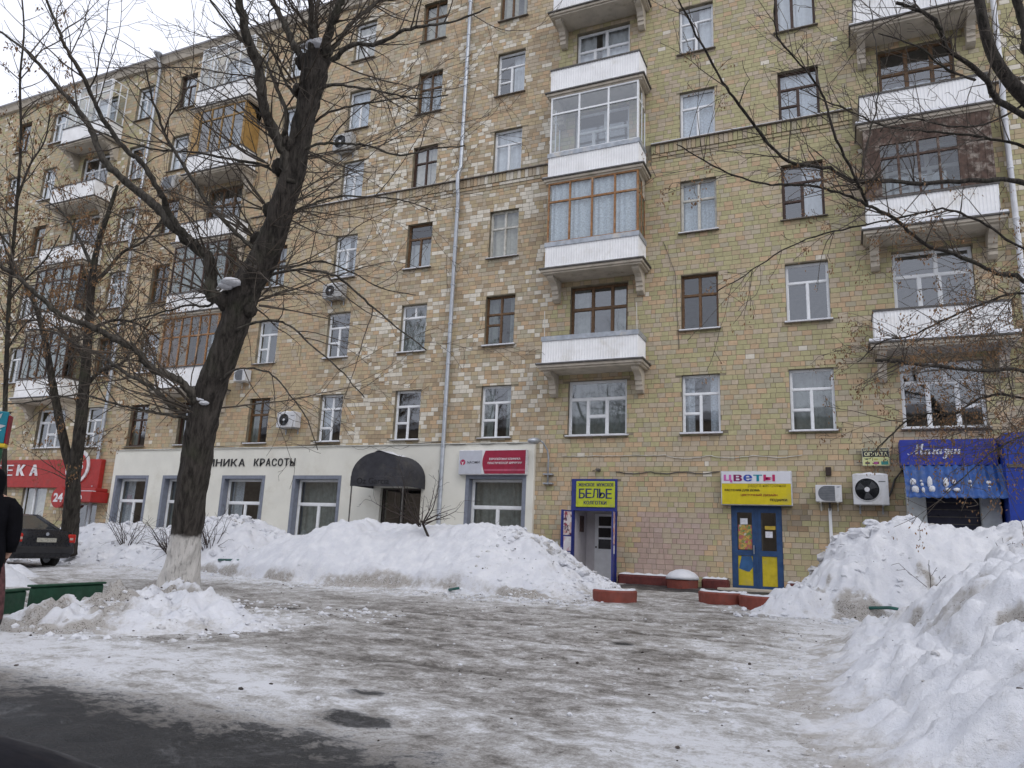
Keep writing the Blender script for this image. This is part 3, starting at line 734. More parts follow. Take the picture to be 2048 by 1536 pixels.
for p, q in ((a+.06, b-.85), (b-.78, b-.06)): MB().add([(p, .09, .05), (q, .09, .05), (q, .09, d-.06), (p, .09, d-.06)], [(0, 1, 2, 3)]).build('pane', M_GLASS, cd)
MB().box(b-.70, b-.67, 0.0, .05, .95, 1.4).build('handle', M_GALV, cd)
let = empty('wall_lettering', (-21.2, -.16, 3.5), 'black raised letters КЛИНИКА КРАСОТЫ on the cream clinic wall', 'lettering')
M_BLK = mat('black_letter', (.02, .02, .022), .4)
def spell(s, x0, x1, z0, z1, y, m, parent, bold=.01, ext=.03, name='letter', gap=.22):
    n = len(s); p = (x1-x0)/n
    for i, ch in enumerate(s):
        if ch != ' ': text(ch, x0+i*p+p*gap/2, x0+(i+1)*p-p*gap/2, z0, z1, y, m, parent, name, bold, ext=ext)
spell('КЛИНИКА', -23.9, -21.15, 3.50, 3.79, -.142, M_BLK, let, .004); spell('КРАСОТЫ', -20.76, -18.72, 3.50, 3.79, -.142, M_BLK, let, .004)

# ---- pharmacy window and door (far end)
window(*PHW, M_W, 'P2', 'full', 0, y=.1, do_sill=True, name='pharmacy_window')
a, b, c, d = PHD
pd = MB().plate(a, b, c, d, [(a+.07, (a+b)/2-.03, .1, d-.07), ((a+b)/2+.03, b-.07, .1, d-.07)], .08, .14).build('pharmacy_door', mat('grey_door_frame', (.3, .31, .32), .5), bld)
for p, q in ((a+.07, (a+b)/2-.03), ((a+b)/2+.03, b-.07)): MB().add([(p, .11, .1), (q, .11, .1), (q, .11, d-.07), (p, .11, d-.07)], [(0, 1, 2, 3)]).build('pane', M_GLASS, pd)

# ---- lingerie shop entrance (open blue leaves, white vestibule)
M_NAVY = mat('navy_blue_paint', (.022, .035, .21), .45, var=.15, dirt=(.05, .06, .16))
M_WALLW = mat('vestibule_paint', (.60, .58, .60), .7, var=.06)
a, b, c, d = D1; zt = 2.10
ent = MB().plate(a, b, c, d, [(a+.08, b-.08, 0, zt-.02)], -.05, .10).build('shop_entrance', M_NAVY, bld)
mb = MB(); x0, x1, y1 = a+.082, b-.082, 1.25
mb.add([(x0, .101, 0), (x0, y1, 0), (x0, y1, zt+.1), (x0, .101, zt+.1)], [(0, 1, 2, 3)]); mb.add([(x1, .101, 0), (x1, y1, 0), (x1, y1, zt+.1), (x1, .101, zt+.1)], [(0, 3, 2, 1)])
mb.add([(x0, y1, 0), (x1, y1, 0), (x1, y1, zt+.1), (x0, y1, zt+.1)], [(0, 1, 2, 3)]); mb.add([(x0, .101, zt+.1), (x1, .101, zt+.1), (x1, y1, zt+.1), (x0, y1, zt+.1)], [(0, 1, 2, 3)])
mb.build('vestibule', M_WALLW, ent)
MB().box(x0, x1, .101, y1, -.05, .03).build('threshold', M_CONC, ent)
idx0 = x0+.30; idx1 = idx0+.66
hs = [(idx0+.12, idx1-.12, .95+.36*i, 1.25+.36*i) for i in range(3)]
idr = MB().plate(idx0, idx1, .03, 2.05, hs, y1-.06, y1-.004).build('inner_door', M_W, ent)
mbp = MB()
for h in hs: mbp.add([(h[0], y1-.03, h[2]), (h[1], y1-.03, h[2]), (h[1], y1-.03, h[3]), (h[0], y1-.03, h[3])], [(0, 1, 2, 3)])
mbp.build('inner_door_glass', mat('dark_glass', (.02, .02, .025), .1), ent)
MB().lathe([(.02, 0), (.03, .03), (.03, .06)], (idx0+.06, y1-.06, 1.0), 'y', 10).build('inner_door_knob', M_DARKM, ent)
MB().box(x0-.0+.002, x0+.012, .55, .95, 1.45, 1.95).build('picture', mat('dark_picture', (.10, .06, .05), .5, var=.6, scale=12), ent)
def m_poster(name, cols, scale=9):
    t = NT(name); v = t.n('TexVoronoi'); v.inputs['Scale'].default_value = scale; t.l(t.tc(), v.inputs[0])
    r = t.n('ValToRGB'); t.l(v.outputs['Color'], r.inputs[0]); el = r.color_ramp.elements; r.color_ramp.interpolation = 'CONSTANT'
    while len(el) < len(cols): el.new(.5)
    for i, cc in enumerate(cols): el[i].position = i/len(cols); el[i].color = (*cc, 1)
    n = t.mix(t.ramp(t.noise(scale*1.5, 5), .45, .6), r.outputs[0], cols[0]); t.base(n); t.rough(.5); return t.m
M_P1 = m_poster('poster_print', [(.75, .7, .7), (.30, .05, .09), (.08, .02, .05), (.6, .42, .36), (.8, .78, .78)], 6)
M_P2 = m_poster('poster_orange', [(.7, .62, .66), (.55, .18, .07), (.2, .1, .2), (.72, .5, .42)], 6)
M_PAPER = mat('white_paper', (.66, .67, .72), .8, var=.12, scale=15)
def leaf(hx, side, ang):
    "door leaf .66 wide swung outward about its hinge"
    L = .64; ca, sa = math.cos(ang), math.sin(ang); mb = MB()
    P = lambda u, w: (hx+side*(u*ca) + w*sa*side*0 + w*abs(sa), -.055-u*sa+ w*ca*0)
    def slab(mb, u0, u1, w0, w1, z0, z1):
        q = []
        for z in (z0, z1):
            for u, w in ((u0, w0), (u1, w0), (u1, w1), (u0, w1)):
                q.append((hx+side*u*ca+w*sa, -.055-u*sa+side*w*ca*-1*0, z))
        mb.add(q, [(0, 3, 2, 1), (4, 5, 6, 7), (0, 1, 5, 4), (1, 2, 6, 5), (2, 3, 7, 6), (3, 0, 4, 7)])
    slab(mb, 0, L, -.02, .02, .04, zt-.03); o = mb.build('door_leaf', M_NAVY, ent)
    return slab
sl1 = leaf(a+.06, -1, math.radians(78)); sl2 = leaf(b-.06, 1, math.radians(80))
for sl_, hx in ((sl1, 0), (sl2, 1)):
    m1, m2 = (M_P1, M_PAPER) if hx == 0 else (M_P2, M_PAPER)
    q = MB(); sl_(q, .12, .56, .021, .026, 1.32 if hx == 0 else 1.1, 2.03); q.build('poster', m1, ent)
    q = MB(); sl_(q, .12, .54, .021, .026, .85, 1.28); 
    if hx == 0: q.build('poster', M_P2 if False else m_poster('poster_pale', [(.72, .70, .74), (.62, .45, .5), (.8, .8, .82)], 5), ent)
    q = MB(); sl_(q, .14, .45, .021, .026, .55 if hx == 0 else .82, .82 if hx == 0 else 1.06); q.build('poster', m2, ent)
s1 = empty('shop_sign', (-7.1, -.05, 2.15), 'lime yellow БЕЛЬЕ sign in a navy frame above the open doorway', 'sign')
MB().bbox(-7.70, -6.46, -.085, -.052, 2.19, 2.98, .006).build('panel', mat('lime_panel', (.45, .51, .03), .55, var=.1, dirt=(.36, .39, .08), dscale=3), s1)
M_NV = mat('navy_letter', (.02, .025, .12), .5)
text('ЖЕНСКОЕ  МУЖСКОЕ', -7.62, -6.50, 2.82, 2.92, -.086, M_NV, s1, dbl=.003)
for i, (ch, z) in enumerate(zip('БЕЛЬЕ', (0, .02, .035, .02, 0))):
    text(ch, -7.60+i*.215, -7.60+i*.215+.185, 2.45+z*.6, 2.75, -.086, M_NV, s1, name='letter', dbl=.006)
text('КОЛГОТКИ', -7.44, -6.72, 2.27, 2.38, -.086, M_NV, s1, dbl=.004)

# ---- flower shop door
M_BLUE = mat('blue_door_paint', (.022, .062, .16), .45, var=.2, dirt=(.05, .09, .15))
M_YEL = mat('yellow_panel', (.50, .40, .02), .6, var=.18, dirt=(.34, .28, .08), dscale=3)
a, b, c, d = D2; mid = (a+b)/2
hs = []
for p, q in ((a+.09, mid-.05), (mid+.05, b-.09)): hs += [(p+.07, q-.07, .12, .93), (p+.07, q-.07, 1.08, 2.12)]
fd = MB().plate(a, b, .02, d, hs, .02, .08).build('flower_shop_door', M_BLUE, bld)
for i, h in enumerate(hs):
    if i % 2: MB().add([(h[0], .06, h[2]), (h[1], .06, h[2]), (h[1], .06, h[3]), (h[0], .06, h[3])], [(0, 1, 2, 3)]).build('pane', M_GLASS, fd)
    else: MB().bbox(h[0], h[1], .035, .07, h[2], h[3], .006).build('lower_panel', M_YEL, fd)
MB().plate(mid-.025, mid+.025, .03, 2.2, [], .005, .018).build('astragal', M_BLUE, fd)
MB().box(mid-.09, mid-.07, -.04, .02, .98, 1.22).build('handle', M_GALV, fd)
h = hs[0]; MB().prism([(h[0]+.03, .62), (h[0]+.10, .92), (h[0]+.36, .92), (h[0]+.40, .75), (h[0]+.44, .68), (h[0]+.30, .50), (h[0]+.24, .50), (h[0]+.02, .58)], .030, .034, 'y').build('torn_film', mat('blue_film', (.03, .10, .24), .5), fd)
MB().box(hs[1][0]+.02, hs[1][1]-.01, .048, .052, 1.10, 1.78).build('flower_poster', m_poster('flower_print', [(.28, .24, .08), (.5, .16, .05), (.1, .22, .06), (.55, .35, .08), (.45, .07, .12), (.6, .55, .5)], 15), fd)
MB().box(hs[1][0]+.08, hs[1][0]+.28, .048, .052, 1.79, 1.96).build('notice', M_PAPER, fd)
MB().box(hs[3][0]+.10, hs[3][0]+.38, .048, .052, 1.66, 1.76).build('notice', mat('ochre_card', (.5, .36, .05), .6), fd)
MB().box(hs[3][0]+.11, hs[3][0]+.30, .048, .052, 1.44, 1.61).build('notice', M_PAPER, fd)
MB().box(a-.3, b+.3, -.75, -.01, -.1, .05).build('doorstep', M_CONC, fd)
s2 = empty('shop_sign', (-2.35, -.2, 2.32), 'white and yellow ЦВЕТЫ signboard over the blue double door', 'sign')
MB().bbox(-3.30, -1.39, -.20, -.002, 2.31, 3.27, .012).build('box', mat('grey_sign_case', (.5, .51, .53), .5), s2)
MB().box(-3.27, -1.42, -.207, -.201, 2.92, 3.245).build('white_panel', mat('sign_white', (.66, .67, .72), .4, var=.04), s2)
MB().box(-3.27, -1.42, -.207, -.201, 2.335, 2.915).build('yellow_panel', mat('sign_yellow', (.60, .49, .01), .5, var=.08, dirt=(.50, .42, .06), dscale=2), s2)
cc = [('ц', (.55, .12, .38)), ('в', (.22, .01, .10)), ('е', (.03, .07, .38)), ('т', (.0, .22, .30)), ('ы', (.48, .02, .12))]
xs = -3.20
for i, (ch, colr) in enumerate(cc):
    wd = .24 if ch != 'ы' else .31; zlo = 2.98 if ch != 'ц' else 2.945
    text(ch, xs, xs+wd-.03, zlo, 3.165, -.208, mat('letter_colour_%d' % i, colr, .5, var=.05), s2, name='letter', dbl=.014); xs += wd+.03
M_LB = mat('sign_black', (.045, .04, .012), .5); M_LR = mat('sign_brown_red', (.30, .07, .02), .5)
text('радуга настроения', -2.55, -1.55, 2.80, 2.90, -.208, mat('sign_olive', (.30, .24, .01), .5), s2)
text('РАСТЕНИЯ ДЛЯ ДОМА', -3.19, -2.24, 2.69, 2.76, -.208, M_LB, s2, dbl=.003); text('ЦВЕТОЧНЫЙ ДИЗАЙН', -2.75, -1.78, 2.56, 2.64, -.208, M_LR, s2, dbl=.003); text('ПОДАРКИ', -1.97, -1.53, 2.42, 2.50, -.208, M_LB, s2, dbl=.003)

# ---- clinic signboard
s3 = empty('clinic_sign', (-10.55, -.3, 3.2), 'grey and crimson NAOMИ clinic signboard above the last clinic window', 'sign')
MB().bbox(-11.76, -9.32, -.32, -.143, 3.16, 3.97, .012).build('box', mat('sign_case_pale', (.68, .68, .70), .5), s3)
M_CR = mat('crimson_panel', (.30, .014, .045), .5, var=.1, dirt=(.26, .03, .06))
pts = [(-9.345, 3.185), (-9.345, 3.945)]+[(-10.78-.10*math.sin(math.pi*i/12), 3.945-.76*i/12) for i in range(13)]
MB().prism(pts[::-1], -.327, -.321, 'y').build('crimson_panel', M_CR, s3, fix=True)
MB().box(-11.735, -10.9, -.3245, -.321, 3.185, 3.945).build('grey_panel', mat('sign_pale_grey', (.50, .52, .58), .4, var=.04), s3)
MB().box(-10.80, -9.345, -.331, -.328, 3.275, 3.335).build('stripe', mat('stripe_pink', (.45, .10, .16), .5), s3)
M_LW = mat('white_letter', (.72, .70, .72), .5)
text('ЕВРОПЕЙСКАЯ КЛИНИКА', -10.63, -9.52, 3.63, 3.72, -.328, M_LW, s3, bold=.015); text('ПЛАСТИЧЕСКОЙ ХИРУРГИИ', -10.68, -9.47, 3.50, 3.59, -.328, M_LW, s3, bold=.015)
text('NAOMИ', -11.44, -10.98, 3.52, 3.61, -.326, mat('grey_letter', (.10, .10, .12), .5), s3, bold=.01)
MB().lathe([(.095, 0), (.095, .004)], (-11.60, -.326, 3.565), 'y', 20).build('emblem', mat('emblem_red', (.40, .02, .09), .5), s3)
MB().prism([(-11.66, 3.60), (-11.60, 3.56), (-11.54, 3.60), (-11.58, 3.54), (-11.59, 3.48), (-11.61, 3.48), (-11.62, 3.54)], -.335, -.331, 'y').build('emblem_mark', M_LW, s3, fix=True)

# ---- arched canopy over the clinic door
M_CAN = mat('dark_canopy_cloth', (.034, .034, .041), .75, var=.2, scale=3, dirt=(.075, .072, .066), dscale=1.1)
cp = empty('door_canopy', (-14.1, -.75, 2.6), 'dark grey arched fabric canopy lettered Oz Garcia over the clinic door', 'canopy')
cx0, cx1, cy0, zv0, zv1, zt2 = -15.18, -13.10, -1.5, 2.66, 2.99, 3.80
cxm, rx = (cx0+cx1)/2, (cx1-cx0)/2
arc = [(cxm-rx*math.cos(math.pi*i/20), zv1+(zt2-zv1)*math.sin(math.pi*i/20)) for i in range(21)]
mb = MB(); vs = []; ny = 6
for j in range(ny+1):
    y = cy0+(-.145-cy0)*j/ny; sag = .035*math.sin(math.pi*j/ny*2)**2
    for i, (x, z) in enumerate(arc): vs.append((cxm+(x-cxm)*(1-sag*.5), y, z-sag*math.sin(math.pi*i/20)))
n = 21; mb.add(vs, [(j*n+i, j*n+i+1, (j+1)*n+i+1, (j+1)*n+i) for j in range(ny) for i in range(20)]); mb.build('vault', M_CAN, cp, smooth=True)
MB().add([(x, cy0, z) for x, z in arc], [tuple(range(20, -1, -1))]).build('front', M_CAN, cp)
mb = MB(); mb.box(cx0, cx1, cy0-.012, cy0+.004, zv0, zv1-.002); mb.box(cx0-.006, cx0+.008, cy0+.006, -.145, zv0+.02, zv1-.002); mb.box(cx1-.008, cx1+.006, cy0+.006, -.145, zv0+.02, zv1-.002); mb.build('valance', M_CAN, cp)
text('Oz Garcia', cx0+.25, cx1-.55, zv0+.07, zv1-.05, cy0-.013, mat('canopy_letter', (.008, .008, .01), .6), cp, bold=.008)
for x in (cx0+.03,): MB().tube([(x, cy0+.04, ground_z(x, cy0)-.1), (x, cy0+.04, zv0+.04)], .025, 8).build('post', M_DARKM, cp)
MB().tube([(cx1-.03, cy0+.04, zv0+.05), (cx1-.03, cy0+.04, -.1)], .025, 8).build('post', M_DARKM, cp)
mb = MB(); vs = []
for j in range(9):
    y = -1.40+1.2*j/8
    for i in range(7):
        q = i/6; ii = 8.2+q*5.2*(.6+.4*math.sin(j*.8)); x = cxm-rx*math.cos(math.pi*ii/20); z = zv1+(zt2-zv1)*math.sin(math.pi*ii/20)
        vs.append((x, y, z+.005+(.055+.02*math.sin(j*1.7+i))*math.sin(math.pi*i/6)))
mb.add(vs, [(j*7+i, j*7+i+1, (j+1)*7+i+1, (j+1)*7+i) for j in range(8) for i in range(6)]); mb.build('snow', M_SNOW, cp, smooth=True)

# ---- blue shop porch at the far right
pr = empty('shop_porch', (2.4, -.6, 0), 'bright blue Магазин shop porch with tiled metal awning', 'shop porch')
M_RB = mat('royal_blue_panel', (.025, .04, .30), .5, var=.15, dirt=(.05, .07, .24)); M_RB2 = mat('blue_metal_tile', (.02, .075, .26), .45, .1, var=.2, dirt=(.05, .09, .2)); M_PIL = mat('pale_pillar', (.46, .49, .50), .6, var=.1, dirt=(.36, .38, .38))
MB().bbox(1.29, 3.42, -.62, -.02, 3.36, 4.02, .01).build('signboard', M_RB, pr)
vs = []; nxw, nyw = 66, 28
for j in range(nyw+1):
    v = j/nyw; st = (v*4) % 1
    for i in range(nxw+1):
        u = i/nxw; x = 1.33+u*2.14+v*.0
        y = -.60-.52*v; z = 3.37-.86*v
        h = .022*math.cos(u*11*2*math.pi)+.028*st
        vs.append((x, y-h*.85, z+h*.5))
aw = MB().add(vs, [(j*(nxw+1)+i, (j+1)*(nxw+1)+i, (j+1)*(nxw+1)+i+1, j*(nxw+1)+i+1) for j in range(nyw) for i in range(nxw)]).build('awning', M_RB2, pr, smooth=True)
mb = MB(); q = random.Random(4)
for u, v, sx, sz in ((.085, .55, .07, .10), (.10, .78, .085, .10), (.17, .52, .03, .03), (.175, .63, .035, .05), (.18, .80, .035, .08), (.255, .58, .06, .16), (.27, .76, .07, .09), (.42, .58, .06, .14), (.43, .78, .06, .05), (.50, .54, .045, .06), (.52, .78, .08, .05), (.66, .53, .04, .04), (.665, .66, .02, .03), (.84, .56, .055, .05), (.84, .68, .03, .02)):
    mb.blob((1.33+u*2.14, -.60-.52*v-.045, 3.37-.86*v+.01), (sx, .035, sz), q.randint(0, 999), 2, jit=.12)
mb.build('snow', M_SNOW, aw, smooth=True)
for x0, x1 in ((1.37, 1.80), (2.98, 3.40)): MB().bbox(x0, x1, -.55, -.02, -.2, 2.85, .015).build('pillar', M_PIL, pr)
MB().box(1.805, 2.975, -.30, -.25, 0, 2.7).build('shutter', mat('dark_shutter', (.02, .022, .045), .35, var=.3, scale=3), pr)
mb = MB()
for i in range(14): mb.box(1.81, 2.97, -.32, -.301, .1+i*.18, .11+i*.18+.012)
mb.build('shutter_slat', M_DARKM, pr)
prof = [(3.47, -.3), (6.6, -.3), (6.6, 4.05), (5.4, 4.22), (4.3, 4.12), (3.47, 4.06)]
MB().prism(prof, -1.15, -.02, 'y').build('side_panel', mat('blue_side_panel', (.016, .045, .30), .4, var=.15), pr, fix=True)
MB().box(3.50, 6.55, -1.175, -1.152, 3.24, 3.32).build('trim', M_DARKM, pr)
# painted script lettering, brush strokes of changing width
def stroke(mb, pts, wmin=.006, wmax=.026, y=-.632):
    P = [Vector((p[0], p[1])) for p in pts]; S_ = []
    for i in range(len(P)-1):
        p0, p1, p2, p3 = P[max(0, i-1)], P[i], P[i+1], P[min(len(P)-1, i+2)]
        for t in np.linspace(0, 1, 8, endpoint=(i == len(P)-2)):
            S_.append(.5*((2*p1)+(p2-p0)*t+(2*p0-5*p1+4*p2-p3)*t*t+(3*p1-p0-3*p2+p3)*t**3))
    vs = []
    for i, p in enumerate(S_):
        d = S_[min(i+1, len(S_)-1)]-S_[max(0, i-1)]; d = d.normalized() if d.length else Vector((1, 0))
        wd = wmin+(wmax-wmin)*max(0, -d.y)**1.2; vs += [(p.x-wd/2, y, p.y-.003), (p.x+wd/2, y, p.y+.003)]
    mb.add(vs, [(2*i, 2*i+1, 2*i+3, 2*i+2) for i in range(len(S_)-1)])
M_SCR = mat('script_white', (.62, .64, .70), .5)
def sx_(L): return [(1.46+x*.165, 3.64+z*.19) for x, z in L]
for name_, ss in (('М', [[(.7, .15), (.2, -.05), (0, .1), (.4, .25), (1.0, .4), (1.5, 1.35)], [(1.5, 1.4), (1.25, .6), (1.15, .0)], [(1.2, .2), (1.6, .9), (2.1, 1.4)], [(2.1, 1.4), (1.9, .6), (1.85, .05), (2.1, .05), (2.4, .3)]]),
                  ('а', [[(2.95, .55), (2.65, .65), (2.4, .25), (2.55, 0), (2.8, .2), (3.0, .6)], [(3.0, .65), (2.9, .2), (3.0, 0), (3.3, .25)]]),
                  ('г', [[(3.3, .5), (3.5, .68), (3.7, .5), (3.5, .3), (3.45, .08), (3.7, .0), (3.95, .2)]]),
                  ('а', [[(4.5, .55), (4.2, .65), (3.95, .25), (4.1, 0), (4.35, .2), (4.55, .6)], [(4.55, .65), (4.45, .2), (4.55, 0), (4.85, .3)]]),
                  ('з', [[(4.9, .5), (5.15, .7), (5.3, .5), (5.05, .3), (5.3, .15), (5.2, -.3), (4.95, -.6), (4.75, -.45), (5.0, -.2), (5.5, .15)]]),
                  ('и', [[(5.6, .65), (5.5, .2), (5.6, 0), (5.85, .25), (6.0, .65)], [(6.0, .65), (5.9, .2), (6.0, 0), (6.3, .3)]]),
                  ('н', [[(6.5, .65), (6.4, .3), (6.3, 0)], [(6.4, .3), (6.65, .38), (6.9, .3)], [(7.0, .65), (6.9, .3), (6.9, .03), (7.15, .15)]])):
    mb = MB()
    for s_ in ss: stroke(mb, sx_(s_), .016, .05)
    mb.build('letter', M_SCR, pr)

# ---- pay point sign
s4 = empty('payment_sign', (.73, -.15, 3.4), 'small black and cream ОПЛАТА light box beside the blue porch', 'sign')
MB().bbox(.40, 1.06, -.19, -.06, 3.40, 3.88, .01).build('box', mat('cream_case', (.55, .55, .42), .5), s4)
MB().box(.415, 1.045, -.196, -.191, 3.64, 3.868).build('black_panel', mat('sign_blackish', (.025, .028, .04), .4), s4)
MB().box(.415, 1.045, -.196, -.191, 3.412, 3.635).build('cream_panel', mat('cream_yellow', (.58, .60, .30), .4, var=.1, scale=8), s4)
M_LC = mat('cream_letter', (.62, .62, .40), .5)
text('МОМЕНТАЛЬНАЯ', .44, 1.02, 3.79, 3.85, -.197, M_LC, s4, bold=.015); text('ОПЛАТА', .46, 1.01, 3.665, 3.765, -.197, M_LC, s4, dbl=.006)
for x0, x1, z0, z1, c in ((.47, .58, 3.45, 3.50, (.06, .07, .09)), (.67, .80, 3.44, 3.51, (.35, .08, .25)), (.85, 1.02, 3.43, 3.52, (.04, .22, .20)), (.49, .54, 3.56, 3.60, (.06, .14, .1)), (.68, .78, 3.56, 3.59, (.45, .42, .1)), (.92, .98, 3.565, 3.59, (.1, .12, .1))):
    MB().box(x0, x1, -.199, -.1965, z0, z1).build('badge', mat('badge_%d%d' % (x0*100, z0*100), c, .5), s4)
for z in (3.49, 3.78): MB().box(.26, .40, -.12, -.09, z, z+.02).build('bracket', M_DARKM, s4)
MB().box(.6, .9, -.06, -.02, 3.55, 3.7).build('mount', M_DARKM, s4)

# ---- pharmacy signs
M_RED = mat('pharmacy_red', (.36, .025, .022), .5, var=.12, dirt=(.28, .04, .035)); 
s5 = empty('pharmacy_sign', (-34, -.2, 2.6), 'long red АПТЕКА fascia sign with a round white-edged emblem', 'sign')
MB().bbox(-39.3, -29.15, -.24, -.02, 2.60, 3.84, .015).build('fascia', M_RED, s5)
M_PW = mat('sign_letter_white', (.70, .68, .70), .5)
for ch, x in zip('АПТЕКА', (-38.0, -37.1, -36.25, -35.45, -34.60, -33.68)): text(ch, x, x+.48, 3.12, 3.62, -.242, M_PW, s5, name='letter', dbl=.04, ext=.03)
MB().lathe([(.74, 0), (.74, .06)], (-30.55, -.245, 3.52), 'y', 32).build('emblem_ring', M_PW, s5); MB().lathe([(.60, 0), (.60, .02)], (-30.55, -.31, 3.52), 'y', 32).build('emblem_disc', M_RED, s5)
text('36,6', -30.98, -30.12, 3.32, 3.74, -.332, M_PW, s5, bold=.04)
s6 = empty('round_sign', (-31.3, -.3, 2.17), 'round red 24 sign under the pharmacy fascia', 'sign')
MB().lathe([(.44, -.12), (.44, .10)], (-31.3, -.30, 2.17), 'y', 28).build('disc', M_RED, s6); MB().lathe([(.45, .101), (.45, .105), (.43, .106)], (-31.3, -.30, 2.17), 'y', 28).build('rim', M_RED, s6)
text('24', -31.60, -31.0, 1.98, 2.36, -.408, M_PW, s6, bold=.04); MB().box(-31.35, -31.25, -.18, -.02, 2.1, 2.2).build('bracket', M_DARKM, s6)
s7 = empty('door_hood', (-29.2, -.6, 2.0), 'two step red hood over the pharmacy door', 'awning')
MB().bbox(-30.25, -28.65, -.85, -.02, 1.98, 2.42, .02).build('lower_box', M_RED, s7); MB().bbox(-30.15, -28.75, -.62, -.02, 2.43, 2.58, .02).build('upper_box', M_RED, s7)
mb = MB(); 
for i in range(13):
    t0, t1 = math.pi*i/13, math.pi*(i+1)/13; mb.add([(-29.45+.3*math.cos(t), -.866, 2.1+.24*math.sin(t)) for t in (t0, t1)]+[(-29.45+.25*math.cos(t), -.866, 2.1+.19*math.sin(t)) for t in (t1, t0)], [(0, 1, 2, 3)])
mb.build('arc_mark', M_PW, s7); MB().box(-30.24, -28.66, -.84, -.64, 2.421, 2.45).build('snow', M_SNOW, s7)

# ---- air conditioners
M_AC = mat('ac_white', (.60, .61, .63), .4, var=.05, dirt=(.48, .48, .47)); M_ACG = mat('ac_grille', (.13, .14, .155), .5); M_ACD = mat('ac_dark', (.03, .032, .036), .6); M_RAC = mat('ac_grey', (.38, .38, .37), .5, dirt=(.25, .24, .22))
def ac_unit(x0, x1, z0, z1, label, style=0, cov=True, m=None):
    W, H = x1-x0, z1-z0; y0, y1 = -.42, -.10
    e = empty('air_conditioner', ((x0+x1)/2, -.25, z0), label, 'air conditioner', 'outdoor units on the facade')
    MB().bbox(x0, x1, y0, y1, z0, z1, .012).build('body', m or M_AC, e)
    cx = x0+W*(.40 if style else .42); r = min(H*.42, W*.36); cz = z0+H*.5
    if style == 1:
        MB().lathe([(r, 0), (r*1.02, .012), (r*.96, .02), (r*.94, .004)], (cx, y0, cz), 'y', 36).build('fan_ring', M_AC, e, smooth=True)
        MB().lathe([(r*.95, 0), (r*.95, .003)], (cx, y0-.001, cz), 'y', 32).build('fan_recess', M_ACD, e)
        mb = MB()
        for k in range(3):
            t0 = k*2.094; mb.add([(cx+.18*r*math.cos(t0), y0-.006, cz+.18*r*math.sin(t0)), (cx+.85*r*math.cos(t0+.2), y0-.010, cz+.85*r*math.sin(t0+.2)), (cx+.88*r*math.cos(t0+1.1), y0-.005, cz+.88*r*math.sin(t0+1.1)), (cx+.18*r*math.cos(t0+.9), y0-.005, cz+.18*r*math.sin(t0+.9))], [(0, 1, 2, 3)])
        mb.build('fan_blade', mat('fan_blade', (.036, .038, .042), .6), e)
        mb = MB()
        for i in range(1, 9): rr = r*.94*i/8; mb.tube([(cx+rr*math.cos(t), y0-.018, cz+rr*math.sin(t)) for t in np.linspace(0, 2*math.pi, 25)], .003, 3, False)
        mb.build('guard', M_ACG, e); MB().lathe([(r*.22, 0), (r*.2, .02)], (cx, y0-.008, cz), 'y', 16).build('hub', M_AC, e)
        MB().box(x1-W*.27, x1-W*.08, y0-.003, y0-.0005, z1-H*.25, z1-H*.22).build('badge', M_ACG, e)
    else:
        xr = x0+W*.74
        pts = [(xr, z0+H*.06), (xr, z1-H*.06)]+[(cx-r*.1-(cx-r*.1-x0-W*.10)*math.sin(t), cz+H*.44*math.cos(t)) for t in np.linspace(0, math.pi, 14)]
        MB().prism(pts, y0-.004, y0-.001, 'y').build('grille', M_ACG, e, fix=True)
        mb = MB()
        for i in range(1, 9): mb.box(x0+W*(.16+.10*abs(i-4.5)/4.5), xr-.005, y0-.009, y0-.005, z0+H*.1*i+.01, z0+H*.1*i+.018)
        mb.build('grille_bar', mat('ac_bar', (.20, .21, .225), .5), e)
        MB().prism([(x0+W*.79, z1-H*.13), (x0+W*.86, z1-H*.10), (x0+W*.96, z1-H*.10), (x0+W*.88, z1-H*.15)], y0-.003, y0-.0005, 'y').build('badge', mat('badge_navy', (.03, .05, .14), .5), e, fix=True)
    for x in (x0+W*.18, x1-W*.18): MB().prism([(-.44, z0-.02), (-.44, z0), (-.0, z0), (-.0, z0-.22), (-.03, z0-.22), (-.03, z0-.05)], x-.02, x+.02).build('bracket', M_GALV if style else M_OW, e, fix=True)
    if cov:
        mb = MB(); n = 9; vs = []
        for i in range(n):
            u = i/(n-1); hgt = .015+.035*math.sin(math.pi*u)*(1+.4*math.sin(i*2.1)); vs += [(x0+W*(.02+.96*u), y0+.01, z1+.002), (x0+W*(.03+.94*u), y0+.04, z1+hgt), (x0+W*(.03+.94*u), y1-.02, z1+hgt), (x0+W*(.02+.96*u), y1, z1+.002)]
        mb.add(vs, [(4*i+j, 4*i+4+j, 4*i+5+j, 4*i+1+j) for i in range(n-1) for j in range(3)]+[(0, 1, 2, 3), (4*n-1, 4*n-2, 4*n-3, 4*n-4)]); mb.build('snow', M_SNOW, e, smooth=True)
    return e
ac_unit(-.79, -.14, 2.42, 2.87, 'small white unit with half round grille right of the flower shop sign', 0, False)
ac_unit(.13, .98, 2.36, 3.15, 'large white unit with one big round fan beside the blue porch', 1)
ac_unit(-19.62, -18.72, 4.93, 5.50, 'white unit with round fan above the КРАСОТЫ lettering', 1)
ac_unit(-18.05, -17.15, 9.90, 10.44, 'grey unit below the fourth floor window above the clinic canopy', 1, True, M_RAC)
ac_unit(-18.28, -17.38, 16.15, 16.85, 'old grey unit high up under a sixth floor window', 1, False, M_RAC)
ac_unit(-27.9, -27.0, 16.05, 16.70, 'grey unit by the yellow boarded balcony', 0, False, M_RAC)
ac_unit(-22.05, -21.45, 6.85, 7.32, 'white unit half hidden behind the whitewashed tree trunk', 0, False)
